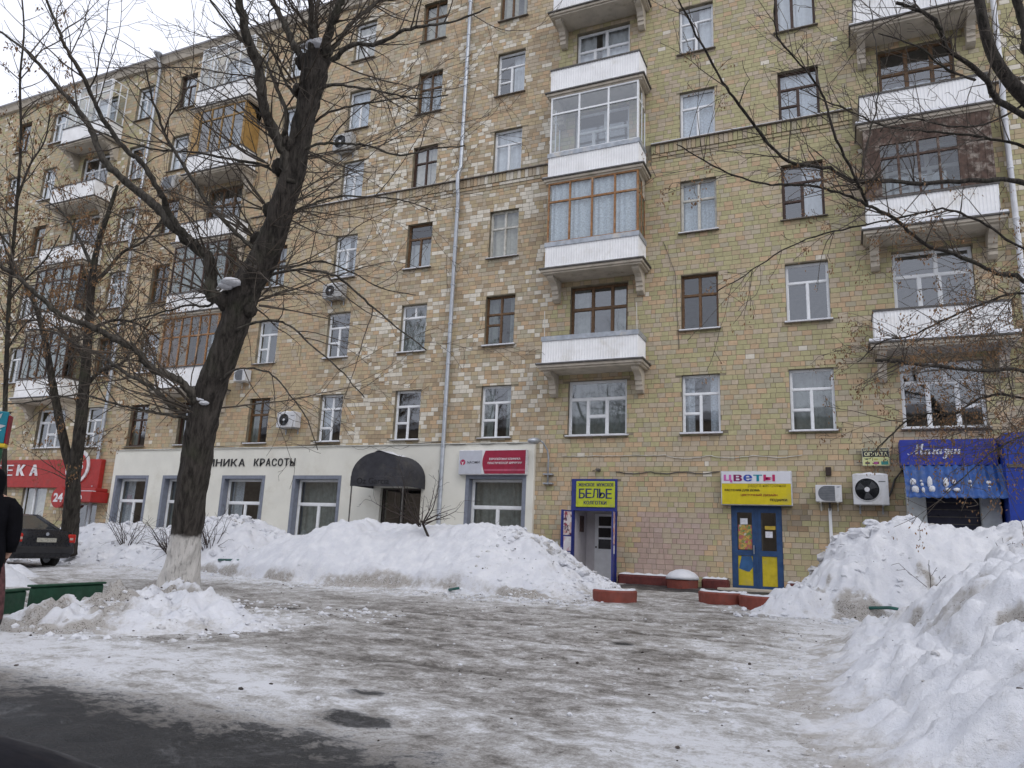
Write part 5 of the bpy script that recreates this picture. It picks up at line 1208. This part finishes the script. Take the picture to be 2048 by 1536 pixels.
# ---- person standing at the left edge, seen from behind
def person():
    base = Vector((PX, PY, ground_z(PX, PY)+.0)); base.z = max(base.z, hsample(sT, base.x, base.y)-.02)
    e = empty('person', base, 'person in a black hooded jacket and dark reddish trousers standing at the left edge', 'person', None, 1.0)
    J = {'pel': (0, 0, .95, .165, .13), 'waist': (0, 0, 1.08, .17, .135), 'chest': (0, .01, 1.30, .20, .145), 'shl': (0, 0, 1.44, .155, .115), 'neck': (0, .01, 1.53, .075, .075), 'head': (0, .03, 1.66, .105, .12), 'top': (0, .02, 1.75, .07, .08),
         'lhip': (-.12, 0, .86, .13, .13), 'lkn': (-.20, .02, .48, .12, .12), 'lan': (-.25, -.01, .10, .10, .10), 'lto': (-.23, .16, .045, .05, .045), 'rhip': (.12, 0, .86, .13, .13), 'rkn': (.20, .02, .48, .12, .12), 'ran': (.25, -.01, .10, .10, .10), 'rto': (.24, .16, .045, .05, .045),
         'lsh': (-.20, 0, 1.42, .085, .085), 'lel': (-.29, -.02, 1.14, .068, .068), 'lwr': (-.28, .09, .90, .05, .05), 'lha': (-.26, .13, .82, .045, .03), 'rsh': (.20, 0, 1.42, .085, .085), 'rel': (.29, -.02, 1.14, .068, .068), 'rwr': (.28, .09, .90, .05, .05), 'rha': (.26, .13, .82, .045, .03)}
    E_ = [('pel', 'waist'), ('waist', 'chest'), ('chest', 'shl'), ('shl', 'neck'), ('neck', 'head'), ('head', 'top'), ('pel', 'lhip'), ('lhip', 'lkn'), ('lkn', 'lan'), ('lan', 'lto'), ('pel', 'rhip'), ('rhip', 'rkn'), ('rkn', 'ran'), ('ran', 'rto'), ('shl', 'lsh'), ('lsh', 'lel'), ('lel', 'lwr'), ('lwr', 'lha'), ('shl', 'rsh'), ('rsh', 'rel'), ('rel', 'rwr'), ('rwr', 'rha')]
    ks = list(J); V = [J[k][:3] for k in ks]; R = [J[k][3:] for k in ks]; ED = [(ks.index(a), ks.index(b)) for a, b in E_]
    for s_ in (-1, 1):            # five fingers rooted in the palm
        pa = ks.index('lha' if s_ < 0 else 'rha'); px, py_, pz = V[pa]
        for dy, L_, dx in ((-.025, .060, .0), (-.008, .075, .002), (.010, .072, .002), (.026, .055, 0), (.035, .035, -.02)):
            i0 = len(V); V += [(px+s_*dx, py_+dy, pz-.035), (px+s_*(dx-.006), py_+dy+.006, pz-.035-L_*.55), (px+s_*(dx-.022), py_+dy+.012, pz-.035-L_)]; R += [(.011, .011), (.010, .010), (.008, .008)]; ED += [(pa, i0), (i0, i0+1), (i0+1, i0+2)]
    me = bpy.data.meshes.new('body'); me.from_pydata(V, ED, []); o = bpy.data.objects.new('body', me); COL.objects.link(o)
    m = o.modifiers.new('skin', 'SKIN'); 
    for i, r in enumerate(R): me.skin_vertices[0].data[i].radius = r
    me.skin_vertices[0].data[0].use_root = True
    o.modifiers.new('sub', 'SUBSURF').levels = 2
    bpy.context.view_layer.update(); dg = bpy.context.evaluated_depsgraph_get(); m2 = bpy.data.meshes.new_from_object(o.evaluated_get(dg))
    bpy.data.objects.remove(o); bpy.data.meshes.remove(me); m2.name = 'body'
    b = bpy.data.objects.new('body', m2); COL.objects.link(b); b.parent = e
    m2.materials.clear()
    for mm in (mat('skin', (.42, .25, .18), .6), mat('red_brown_trousers', (.085, .035, .036), .85, var=.6, scale=14), mat('black_boots', (.015, .014, .014), .5), mat('black_jacket', (.005, .005, .007), .9, var=.3, spec=.1)): m2.materials.append(mm)
    for p in m2.polygons:
        z = p.center.z; p.material_index = 2 if z < .14 else 1 if z < .80 or (z < 1.0 and abs(p.center.x) < .22) else 3 if .9 < z < 1.5 else 0; p.use_smooth = True
    # jacket and hood: shells that follow the figure
    M_J = mat('black_jacket', (.005, .005, .007), .9, var=.3, spec=.1)
    def ringmesh(rings, n=20):
        mb = MB(); vs = []
        for cx_, cy_, z, rx_, ry_ in rings:
            for j in range(n): t = 2*math.pi*j/n; vs.append((cx_+rx_*math.cos(t)*(1+.03*math.sin(3*t+z*9)), cy_+ry_*math.sin(t)*(1+.03*math.cos(2*t+z*7)), z))
        mb.add(vs, [(i*n+j, i*n+(j+1) % n, (i+1)*n+(j+1) % n, (i+1)*n+j) for i in range(len(rings)-1) for j in range(n)]); return mb
    ringmesh([(0, 0, .60, .27, .2), (0, 0, .78, .255, .2), (0, 0, .95, .235, .19), (0, 0, 1.1, .225, .18), (0, 0, 1.28, .245, .18), (0, 0, 1.40, .25, .165), (0, 0, 1.47, .19, .14), (0, 0, 1.53, .115, .115), (0, 0, 1.56, .09, .1)]).build('jacket', M_J, e, smooth=True, world=False)
    for s_ in (-1, 1):
        MB().tube([(s_*.11, 0, 1.43), (s_*.2, 0, 1.415), (s_*.255, -.005, 1.34), (s_*.285, -.02, 1.15), (s_*.285, .04, 1.0), (s_*.278, .085, .89)], [.05, .085, .095, .085, .08, .07], 12).build('sleeve', M_J, e, smooth=True, world=False)
    hv = MB(); vs = []; n = 18
    for i, (z, rx_, ry_, yo) in enumerate(((1.50, .12, .12, -.01), (1.56, .125, .135, -.005), (1.64, .138, .155, .01), (1.72, .13, .15, .01), (1.79, .09, .11, .0), (1.83, .02, .03, -.01))):
        for j in range(n+1): t = math.pi*.28*0+math.radians(125)+math.radians(290)*j/n; vs.append((rx_*math.cos(t), yo+ry_*math.sin(t), z))
    hv.add(vs, [(i*(n+1)+j, i*(n+1)+j+1, (i+1)*(n+1)+j+1, (i+1)*(n+1)+j) for i in range(5) for j in range(n)]); hv.build('hood', M_J, e, smooth=True, world=False)
    fx = MB(); fx.blob((0, .145, 1.645), (.016, .028, .03), 1, 2, jit=.02); fx.blob((-.04, .135, 1.675), (.018, .012, .01), 2, 2, jit=.02); fx.blob((.04, .135, 1.675), (.018, .012, .01), 3, 2, jit=.02); fx.blob((0, .138, 1.60), (.03, .01, .009), 4, 2, jit=.02); fx.build('face_features', mat('skin', (.42, .25, .18), .6), e, smooth=True, world=False)
person()

# ---- unseen block added behind the camera to darken what the lower windows mirror
ob = empty('unseen_block', (-20, -70, 0), 'unseen plain block added behind the camera for the lower windows to reflect', 'building')
MB().box(-120, 70, -84, -70, -.5, 17).build('wall', mat('unseen_block_wall', (.28, .22, .16), .9, var=.25, scale=.6), ob)
MB().prism([(-84.4, 17.01), (-69.6, 17.01), (-77, 19.5)], -120.5, 70.5).build('roof', mat('roof_sheet', (.22, .21, .21), .5), ob)

# ================================================================== TREES
def crom(P, R, k=5):
    P = [Vector(p) for p in P]; out = []; rr = []
    for i in range(len(P)-1):
        p0, p1, p2, p3 = P[max(0, i-1)], P[i], P[i+1], P[min(len(P)-1, i+2)]
        for a_ in range(k):
            t = a_/k; out.append(.5*((2*p1)+(p2-p0)*t+(2*p0-5*p1+4*p2-p3)*t*t+(3*p1-p0-3*p2+p3)*t**3)); rr.append(R[i]*(1-t)+R[i+1]*t)
    out.append(P[-1]); rr.append(R[-1]); return out, rr
TR = random.Random(5)
def rvec(s=1.): return Vector((TR.gauss(0, 1), TR.gauss(0, 1), TR.gauss(0, 1)))*s
def twig(mb, p, d, L, r, lev, tips=None, droop=.0, lift=.0, side=.28, bend=.10):
    "one whip with its own side twigs"
    n = max(4, int(L/.16)) if lev == 0 else max(3, int(L/.14)); st = L/n; pts = [p.copy()]; rad = [r]; d = d.normalized()
    curl = rvec(bend*.6)
    for i in range(n):
        d = (d + rvec(bend) + curl*.25 + Vector((0, 0, lift-droop*(i/n)))).normalized(); p = p+d*st; pts.append(p.copy()); rad.append(max(.0038, r*(1-.78*(i+1)/n)))
        if lev < 2 and i > 0 and TR.random() < (side*1.35 if lev == 0 else side*1.0):
            ax = d.cross(rvec()).normalized(); nd = (d*.75+ax*TR.uniform(.5, 1.1)).normalized()
            twig(mb, p, nd, L*TR.uniform(.18, .5)*(1-.5*i/n), max(.0042, rad[-1]*.62), lev+1, tips, droop, lift*.7, side, bend*1.15)
    mb.tube(pts, rad, 5 if r > .02 else 4 if r > .008 else 3, False)
    if tips is not None: tips.append((p.copy(), d.copy()))
def finish(name, base, label, trunk, limbs, twigs, mt, ml, mt2, seeds=None, cat='tree', group=None):
    e = empty(name, base, label, cat, group)
    trunk.build('trunk', mt, e, smooth=True)
    for l in limbs: l.build('limb', ml, e, smooth=True)
    o = twigs.build('crown', mt2, e, smooth=True)
    if seeds is not None: s_ = seeds.build('seed_clusters', mat('dry_seed_keys', (.20, .115, .055), .8, var=.4, scale=3), e); s_['kind'] = 'stuff'
    return e
def seedmesh(tips, n, prob=.5, size=(.035, .07)):
    mb = MB()
    for p, d in tips:
        if TR.random() > prob: continue
        for k in range(TR.randint(3, n)):
            c = p+rvec(.035)+Vector((0, 0, -TR.uniform(.02, .16))); L = TR.uniform(*size); a_ = rvec().normalized(); dn = (Vector((0, 0, -1))+rvec(.35)).normalized()
            s_ = dn.cross(a_).normalized()*L*.24
            mb.add([c, c+dn*L*.45+s_, c+dn*L, c+dn*L*.45-s_], [(0, 1, 2, 3)])
    return mb
def bark_trunk(P, R, n=18, seed=0, amp=.10, k=8):
    pts, rad = crom(P, R, k); mb = MB(); mb.tube(pts, rad, n, True); V = np.array(mb.v); c = np.repeat(np.array([tuple(p) for p in pts]), n, 0); rr = np.repeat(np.array(rad), n)
    th = np.tile(np.arange(n)*2*math.pi/n, len(pts)); s_ = np.repeat(np.arange(len(pts))*.25, n)
    d = fbm(np.cos(th)*2.2+7+seed, s_*.9+np.sin(th)*2.2, seed, 4)*amp + fbm(np.cos(th)*5+3, np.sin(th)*5+s_*.35, seed+4, 2)*amp*.55
    mb.v = [tuple(x) for x in c+(V-c)*(1+d)[:, None]]; return mb

# ---- the big pollarded poplar with the whitewashed foot
M_BARK = m_bark('old_bark', (.058, .051, .045), 1.04); M_LIMB = m_bark('limb_bark', (.085, .077, .066)); M_TW = mat('twig_bark', (.082, .067, .053), .85, var=.3)
D0 = 13.47
def T(px, py, dd=0.): return at(px, py, D0+dd)
base = T(364, 1200); base.z = ground_z(base.x, base.y)
tp = [(346, 1235), (352, 1195), (364, 1130), (374, 1060), (392, 930), (404, 850), (424, 770), (450, 700), (472, 640), (492, 580), (520, 530), (545, 475), (566, 410), (588, 340), (602, 270), (618, 200), (630, 145), (634, 105)]
tw_ = [54, 43, 34, 29, 28.5, 29, 28, 27.5, 28, 29, 28, 26.5, 23.5, 22, 21, 21, 24, 21]
trunk = bark_trunk([T(*p) for p in tp], [r*D0/FPX for r in tw_], 44, 3, .13, 14)
def knob(mb, p, r, seed): mb.blob(p, (r, r, r*1.15), seed, 3, jit=.10)
for (x, y, dd, r) in ((452, 602, -.05, .25), (404, 812, 0, .27), (640, 118, 0, .27), (608, 125, .05, .22), (575, 290, -.1, .20), (560, 335, .1, .22), (505, 545, -.2, .22), (515, 480, .2, .2), (598, 180, .1, .17), (440, 745, .0, .2), (540, 420, 0, .19), (500, 620, -.12, .18)): knob(trunk, T(x, y, dd), r*.68, int(x))
limbs = []; tw = MB(); tips = []
def limb(L, w0, w1, dd0=0., dd1=0., sub=None, k=6, base_d=D0, store=None):
    n = len(L); P = [at(x, y, base_d+dd0+(dd1-dd0)*i/(n-1)) for i, (x, y) in enumerate(L)]; R = [(w0+(w1-w0)*i/(n-1))*.5*base_d/FPX for i in range(n)]
    P = [p if i in (0,) else p+rvec(.028+R[i]*.25) for i, p in enumerate(P)]; pts, rad = crom(P, R, k)
    pts = [p if i == 0 else p+rvec(.006+rad[i]*.07) for i, p in enumerate(pts)]; rad = [r_*TR.uniform(.88, 1.14) for r_ in rad]
    mb = MB(); mb.tube(pts, rad, 10 if w0 > 12 else 7, True, .08); (limbs if store is None else store).append(mb)
    return pts, rad
def sprout(pts, rad, n, L0, L1, t0=.2, lift=.03, droop=0., r=.012, side=.28, target=None, tl=None, ang=1.):
    for i in range(n):
        j = int((t0+(1-t0)*TR.random())*(len(pts)-2)); d = (pts[j+1]-pts[j]).normalized(); ax = d.cross(rvec()).normalized()
        twig(target if target is not None else tw, pts[j], d*.6+ax*ang*TR.uniform(.5, 1.0)+Vector((0, 0, .15)), TR.uniform(L0, L1), min(r, rad[j]*.6), 0, tl, droop, lift, side)
main = [([(482, 640), (456, 608), (434, 572), (412, 528), (385, 485), (352, 448), (312, 412), (262, 372), (215, 325), (185, 270), (150, 215), (108, 168), (58, 112), (-10, 55)], 38, 5, 0, 1.0),
        ([(384, 484), (350, 435), (322, 385), (286, 330), (246, 290), (200, 220), (165, 160), (130, 90), (112, 50), (84, -20)], 17, 5, .1, -1.2),
        ([(580, 365), (562, 318), (550, 270), (534, 205), (512, 140), (494, 75), (480, -10)], 30, 20, -.1, -.7),
        ([(560, 300), (575, 240), (556, 170), (520, 110), (470, 55), (425, 5), (400, -30)], 12, 4, .1, .9),
        ([(610, 125), (590, 85), (568, 45), (545, 5), (530, -30)], 20, 13, .1, .6),
        ([(626, 110), (622, 60), (616, 15), (612, -30)], 19, 13, -.1, -.5),
        ([(634, 105), (636, 60), (640, 10), (645, -40)], 12, 7, .3, .9),
        ([(648, 110), (664, 60), (680, 10), (692, -40)], 22, 16, -.1, -.6),
        ([(656, 112), (695, 65), (735, 20), (770, -20)], 13, 7, .0, .5),
        ([(664, 122), (705, 98), (750, 80), (820, 62), (900, 45), (980, 15)], 14, 3, -.2, -1.0),
        ([(612, 210), (580, 165), (548, 110), (520, 60), (500, 20)], 9, 3, .2, .8),
        ([(418, 850), (400, 815), (382, 785), (350, 755), (312, 732), (268, 700), (225, 672), (180, 655), (135, 632), (85, 595), (35, 555), (-25, 520)], 23, 8, 0, -1.4),
        ([(400, 848), (355, 820), (315, 792), (285, 762), (250, 738), (205, 715), (160, 690), (110, 668), (60, 655)], 13, 4, -.1, .9),
        ([(398, 836), (345, 828), (280, 815), (215, 800), (150, 790), (80, 800), (10, 815)], 8, 3, -.1, -.8),
        ([(440, 590), (420, 610), (380, 610), (330, 625), (270, 640), (210, 660), (140, 690)], 7, 3, .1, 1.0),
        ([(520, 560), (560, 545), (610, 540), (670, 560), (730, 600), (790, 650), (850, 700)], 9, 3, 0, -.6),
        ([(530, 540), (580, 535), (640, 530), (700, 545), (760, 575), (830, 590)], 7, 2.5, .1, .9),
        ([(600, 300), (640, 285), (690, 285), (745, 300), (800, 310), (870, 300), (930, 285)], 8, 3, -.1, -.5),
        ([(612, 260), (660, 225), (720, 205), (790, 200), (850, 190)], 7, 2.5, .1, .6),
        ([(560, 440), (610, 410), (670, 395), (740, 390), (800, 400), (860, 420)], 7, 2.5, 0, .4),
        ([(620, 190), (670, 170), (730, 175), (790, 190), (840, 200), (900, 200)], 8, 3, -.1, -.6),
        ([(470, 660), (520, 640), (570, 650), (620, 690), (680, 740), (730, 790)], 7, 2.5, -.2, -.9),
        ([(440, 760), (480, 740), (530, 745), (580, 790), (610, 840), (640, 900)], 6, 2, -.2, -.7),
        ([(510, 500), (470, 455), (420, 400), (370, 330), (330, 265), (300, 200), (285, 130)], 12, 4, -.1, -.8),
        ([(560, 350), (520, 330), (460, 320), (390, 310), (310, 300), (220, 270), (120, 230)], 8, 3, .1, .7)]
for i, (L, w0, w1, d0, d1) in enumerate(main):
    pts, rad = limb(L, w0*.78, w1*.8, d0, d1)
    sprout(pts, rad, 6 if w0 < 10 else 12, .7, 2.6, .15, .03, r=.015, side=.34)
knots = [(425, 590, 0), (398, 825, 0), (640, 110, 0), (575, 290, 0), (545, 330, 0), (505, 550, 0), (515, 480, 0), (598, 180, 0), (540, 420, 0), (500, 610, 0)]
for (x, y, dd) in knots:
    p = T(x, y, dd)
    for k in range(11):
        az = TR.uniform(0, 6.28); d = Vector((math.cos(az), math.sin(az), TR.uniform(-.15, .9)))
        twig(tw, p+d.normalized()*.15, d, TR.uniform(1.3, 3.8), .017, 0, tips, .02, .012, .34, .07)
tree = finish('poplar_tree', base, 'big dark leaning tree with a whitewashed foot and lopped crown', trunk, limbs, tw, M_BARK, M_LIMB, M_TW)
for (x, y, dd, r) in ((462, 565, -.28, .16), (452, 572, -.25, .12), (632, 92, -.12, .17), (640, 88, -.1, .15), (402, 800, -.22, .07), (408, 806, -.25, .08), (396, 797, -.2, .05)): MB().blob(tuple(T(x, y, dd)), (r*1.15, r, r*.5), int(x), 3, jit=.07).build('snow', M_SNOW, tree, smooth=True)

# ---- young maples with brown keys on the left
def maple(name, label, D, stems, ws, nsp, L0, L1, prob, mtn):
    limbs_ = []; tw2 = MB(); tips2 = []; first = None
    for i, L in enumerate(stems):
        P = [at(x, y, D+.12*i*j) for j, (x, y) in enumerate(L)]; R = [(ws[i][0]+(ws[i][1]-ws[i][0])*j/(len(L)-1))*.5*D/FPX for j in range(len(L))]
        pts, rad = crom(P, R, 6); mb = MB(); mb.tube(pts, rad, 9, True, .05)
        if i == 0: first = mb; b0 = pts[0].copy()
        else: limbs_.append(mb)
        sprout(pts, rad, nsp[i], L0, L1, .25, .04, .05, .016, .34, tw2, tips2, 1.1)
    b0.z = ground_z(b0.x, b0.y)
    return finish(name, b0, label, first, limbs_, tw2, M_MAP, M_MAP, M_TW, seedmesh(tips2, 12, prob, (.05, .10)), group='young maples by the parked car')
M_MAP = m_bark('maple_bark', (.05, .044, .038))
maple('maple_tree', 'slim forked maple with brown seed keys behind the black sedan', 22., [
    [(136, 1110), (142, 1040), (146, 985), (147, 955), (158, 880), (166, 800), (172, 730), (178, 650), (184, 560), (196, 490), (215, 430), (235, 370)],
    [(147, 955), (132, 900), (115, 820), (102, 750), (90, 680), (70, 610), (45, 560), (15, 520)],
    [(165, 800), (182, 760), (215, 735), (245, 725), (270, 690), (300, 640)],
    [(184, 570), (215, 540), (245, 505), (290, 480), (330, 430)], [(170, 720), (150, 690), (120, 660), (80, 640), (20, 650)], [(178, 660), (230, 640), (280, 650), (320, 680)], [(186, 540), (160, 480), (130, 430), (90, 400)]],
    [(34, 6), (20, 5), (9, 3), (9, 3), (7, 3), (7, 3), (8, 3)], [48, 40, 24, 26, 20, 20, 24], .8, 2.8, .8, None)
maple('maple_tree', 'thin maple with dry keys cut off by the left edge of the picture', 17., [
    [(8, 1120), (8, 1000), (10, 820), (14, 700), (18, 600), (24, 520), (34, 400), (42, 280), (40, 160), (48, 60), (40, -40)],
    [(18, 600), (50, 560), (90, 520), (120, 470)], [(26, 500), (-20, 440), (-60, 380)], [(34, 400), (60, 330), (90, 280), (100, 220)], [(14, 700), (40, 660), (80, 620)]],
    [(11, 2.5), (5, 2), (5, 2), (5, 2), (4, 2)], [34, 12, 12, 12, 10], .6, 1.8, .7, None)

# ---- big tree just outside the right edge, its limbs reaching in
DR = 11.0; lr = []; tw3 = MB(); tips3 = []
def A(px, py, dd=0.): return at(px, py, DR+dd)
tr_ = bark_trunk([A(2245, 1230), A(2240, 1080), A(2228, 850), A(2210, 620), A(2180, 430), A(2120, 290), A(2070, 215), A(2010, 150), A(1975, 80), A(1955, -20)], [.30, .24, .22, .2, .17, .135, .105, .085, .075, .065], 20, 9, .13)
RL = [([(2070, 215), (2052, 120), (2040, 40), (2030, -30)], 30, 20, 0, .3), ([(2100, 260), (2010, 190), (1950, 160), (1905, 95), (1860, 45), (1800, -10)], 20, 8, -.1, -1.0), ([(1950, 160), (1900, 140), (1830, 90), (1760, 60)], 8, 3, -.5, -1.2),
      ([(2190, 470), (2060, 375), (1960, 362), (1850, 368), (1770, 368), (1712, 358), (1650, 335), (1560, 310), (1500, 215), (1455, 160), (1400, 80), (1355, -10)], 17, 4, 0, -1.6),
      ([(1712, 358), (1680, 260), (1640, 190), (1600, 130), (1560, 60), (1550, 0)], 8, 3, -.9, -1.3), ([(1722, 350), (1745, 280), (1752, 200), (1750, 100), (1740, 0)], 5, 2.5, -.9, .2),
      ([(2215, 680), (2048, 565), (1990, 545), (1915, 512), (1850, 488), (1790, 445), (1738, 412), (1700, 395), (1620, 375), (1520, 370), (1440, 340), (1350, 285)], 16, 3, .1, -1.0), ([(1735, 410), (1725, 380), (1712, 358)], 8, 7, -.4, -.9),
      ([(2225, 800), (2048, 748), (1960, 742), (1850, 735), (1790, 724), (1755, 720)], 12, 8, -.1, -1.1), ([(2215, 650), (2048, 590), (1960, 605), (1890, 640), (1820, 665), (1760, 690), (1710, 720)], 9, 3, .1, .6),
      ([(2200, 560), (2048, 500), (1960, 440), (1880, 420), (1790, 430), (1700, 450), (1600, 490), (1500, 540), (1440, 580)], 9, 2.5, -.2, -.7), ([(2228, 850), (2048, 790), (1980, 800), (1900, 820), (1830, 835), (1770, 880), (1740, 905)], 9, 3, .1, -.6),
      ([(2150, 350), (2048, 300), (1960, 270), (1870, 270), (1780, 250), (1690, 215), (1600, 180)], 10, 3, .1, .7), ([(2060, 200), (1980, 240), (1900, 250), (1820, 240), (1760, 260)], 7, 3, .1, -.5), ([(2228, 900), (2060, 880), (1990, 900), (1930, 950), (1890, 990)], 6, 2, -.2, -.9)]
for i, (L, w0, w1, d0, d1) in enumerate(RL):
    pts, rad = limb(L, w0*.62, w1*.75, d0, d1, base_d=DR, store=lr)
    low = i in (8, 9, 11, 14); sprout(pts, rad, 26 if w0 > 8 else 14, .3, 1.5 if not low else 1.3, .22, .015, .06, .010, .36, tw3, tips3 if low or i in (6, 10) else None, .9)
for k in range(230):
    p = A(TR.uniform(1915, 2150), TR.uniform(480, 920), TR.uniform(-.6, .6)); twig(tw3, p, Vector((TR.uniform(-1, .3), TR.uniform(-.5, .5), TR.uniform(-.5, .4))), TR.uniform(.5, 1.3), .006, 0, tips3, .08, 0, .34, .14)
bb = A(2245, 1200); bb.z = ground_z(bb.x, bb.y)
finish('maple_tree', bb, 'tree beyond the right edge with bare limbs and brown keys reaching in', tr_, lr, tw3, M_BARK, M_MAP, M_TW, seedmesh(tips3, 9, .75, (.03, .055)))

# ---- shrubs standing in the banks
def shrub(x, y, z, label, n, L0, L1, stem=None, spread=.9, side=.42, r=.012, lean=(0, 0)):
    e = empty('bare_shrub', (x, y, z-.15), label, 'shrub', 'bare shrubs in the snow'); mb = MB(); st = MB()
    p = Vector((x, y, z-.2))
    if stem:
        pts = [p, p+Vector((lean[0]*.5, lean[1]*.5, stem*.5)), p+Vector((lean[0], lean[1], stem))]; pp, rr = crom(pts, [r*2.2, r*1.9, r*1.5], 5); st.tube(pp, rr, 7); p = pts[-1]
    for i in range(n):
        az = 2*math.pi*i/n+TR.uniform(-.4, .4); d = Vector((math.cos(az)*spread, math.sin(az)*spread, TR.uniform(.35, 1.3)))
        q = p if stem is None else p-Vector((0, 0, TR.uniform(0, .15)))
        twig(mb, q+(Vector((d.x, d.y, 0))*.05), d, TR.uniform(L0, L1), r, 0, None, .02, .03, side, .12)
    if stem: st.build('stem', M_MAP, e, smooth=True)
    mb.build('twigs', mat('shrub_twig', (.045, .034, .03), .85), e, smooth=True)
px = Vector((-9.05, -5.9, 0)); shrub(-9.35, -5.9, hsample(sM, -9.35, -5.9), 'leaning bare shrub on the long bank below the crimson sign', 15, .7, 1.7, .6, 1.05, .5, .017, (-.35, 0))
shrub(-9.2, -3.6, .95, 'small bare shrub at the crimson sign window', 5, .5, .95, None, .6, .4, .011)
for i, (x, y, h, n, lb) in enumerate(((-17.6, -6.2, .35, 14, 'tangled bare shrub left of the whitewashed trunk'), (-16.9, -5.6, .5, 8, 'tall thin bare shrub close behind the whitewashed trunk'), (-20.3, -5.6, .5, 7, 'bare shrub below the leftmost clinic window'), (-23.2, -6.1, .35, 6, 'low bare shrub right of the black sedan'))):
    shrub(x, y, h, lb, n*2, .6, 1.7, None, .6, .5, .015)
shrub(1.15, -7.9, .75, 'sparse twig rising from the crest of the near heap', 4, .25, .6, None, .9, .5, .006); shrub(2.3, -8.3, 1.0, 'bare twig with dry leaves at the right picture edge', 3, .4, .8, None, .8, .3, .008)
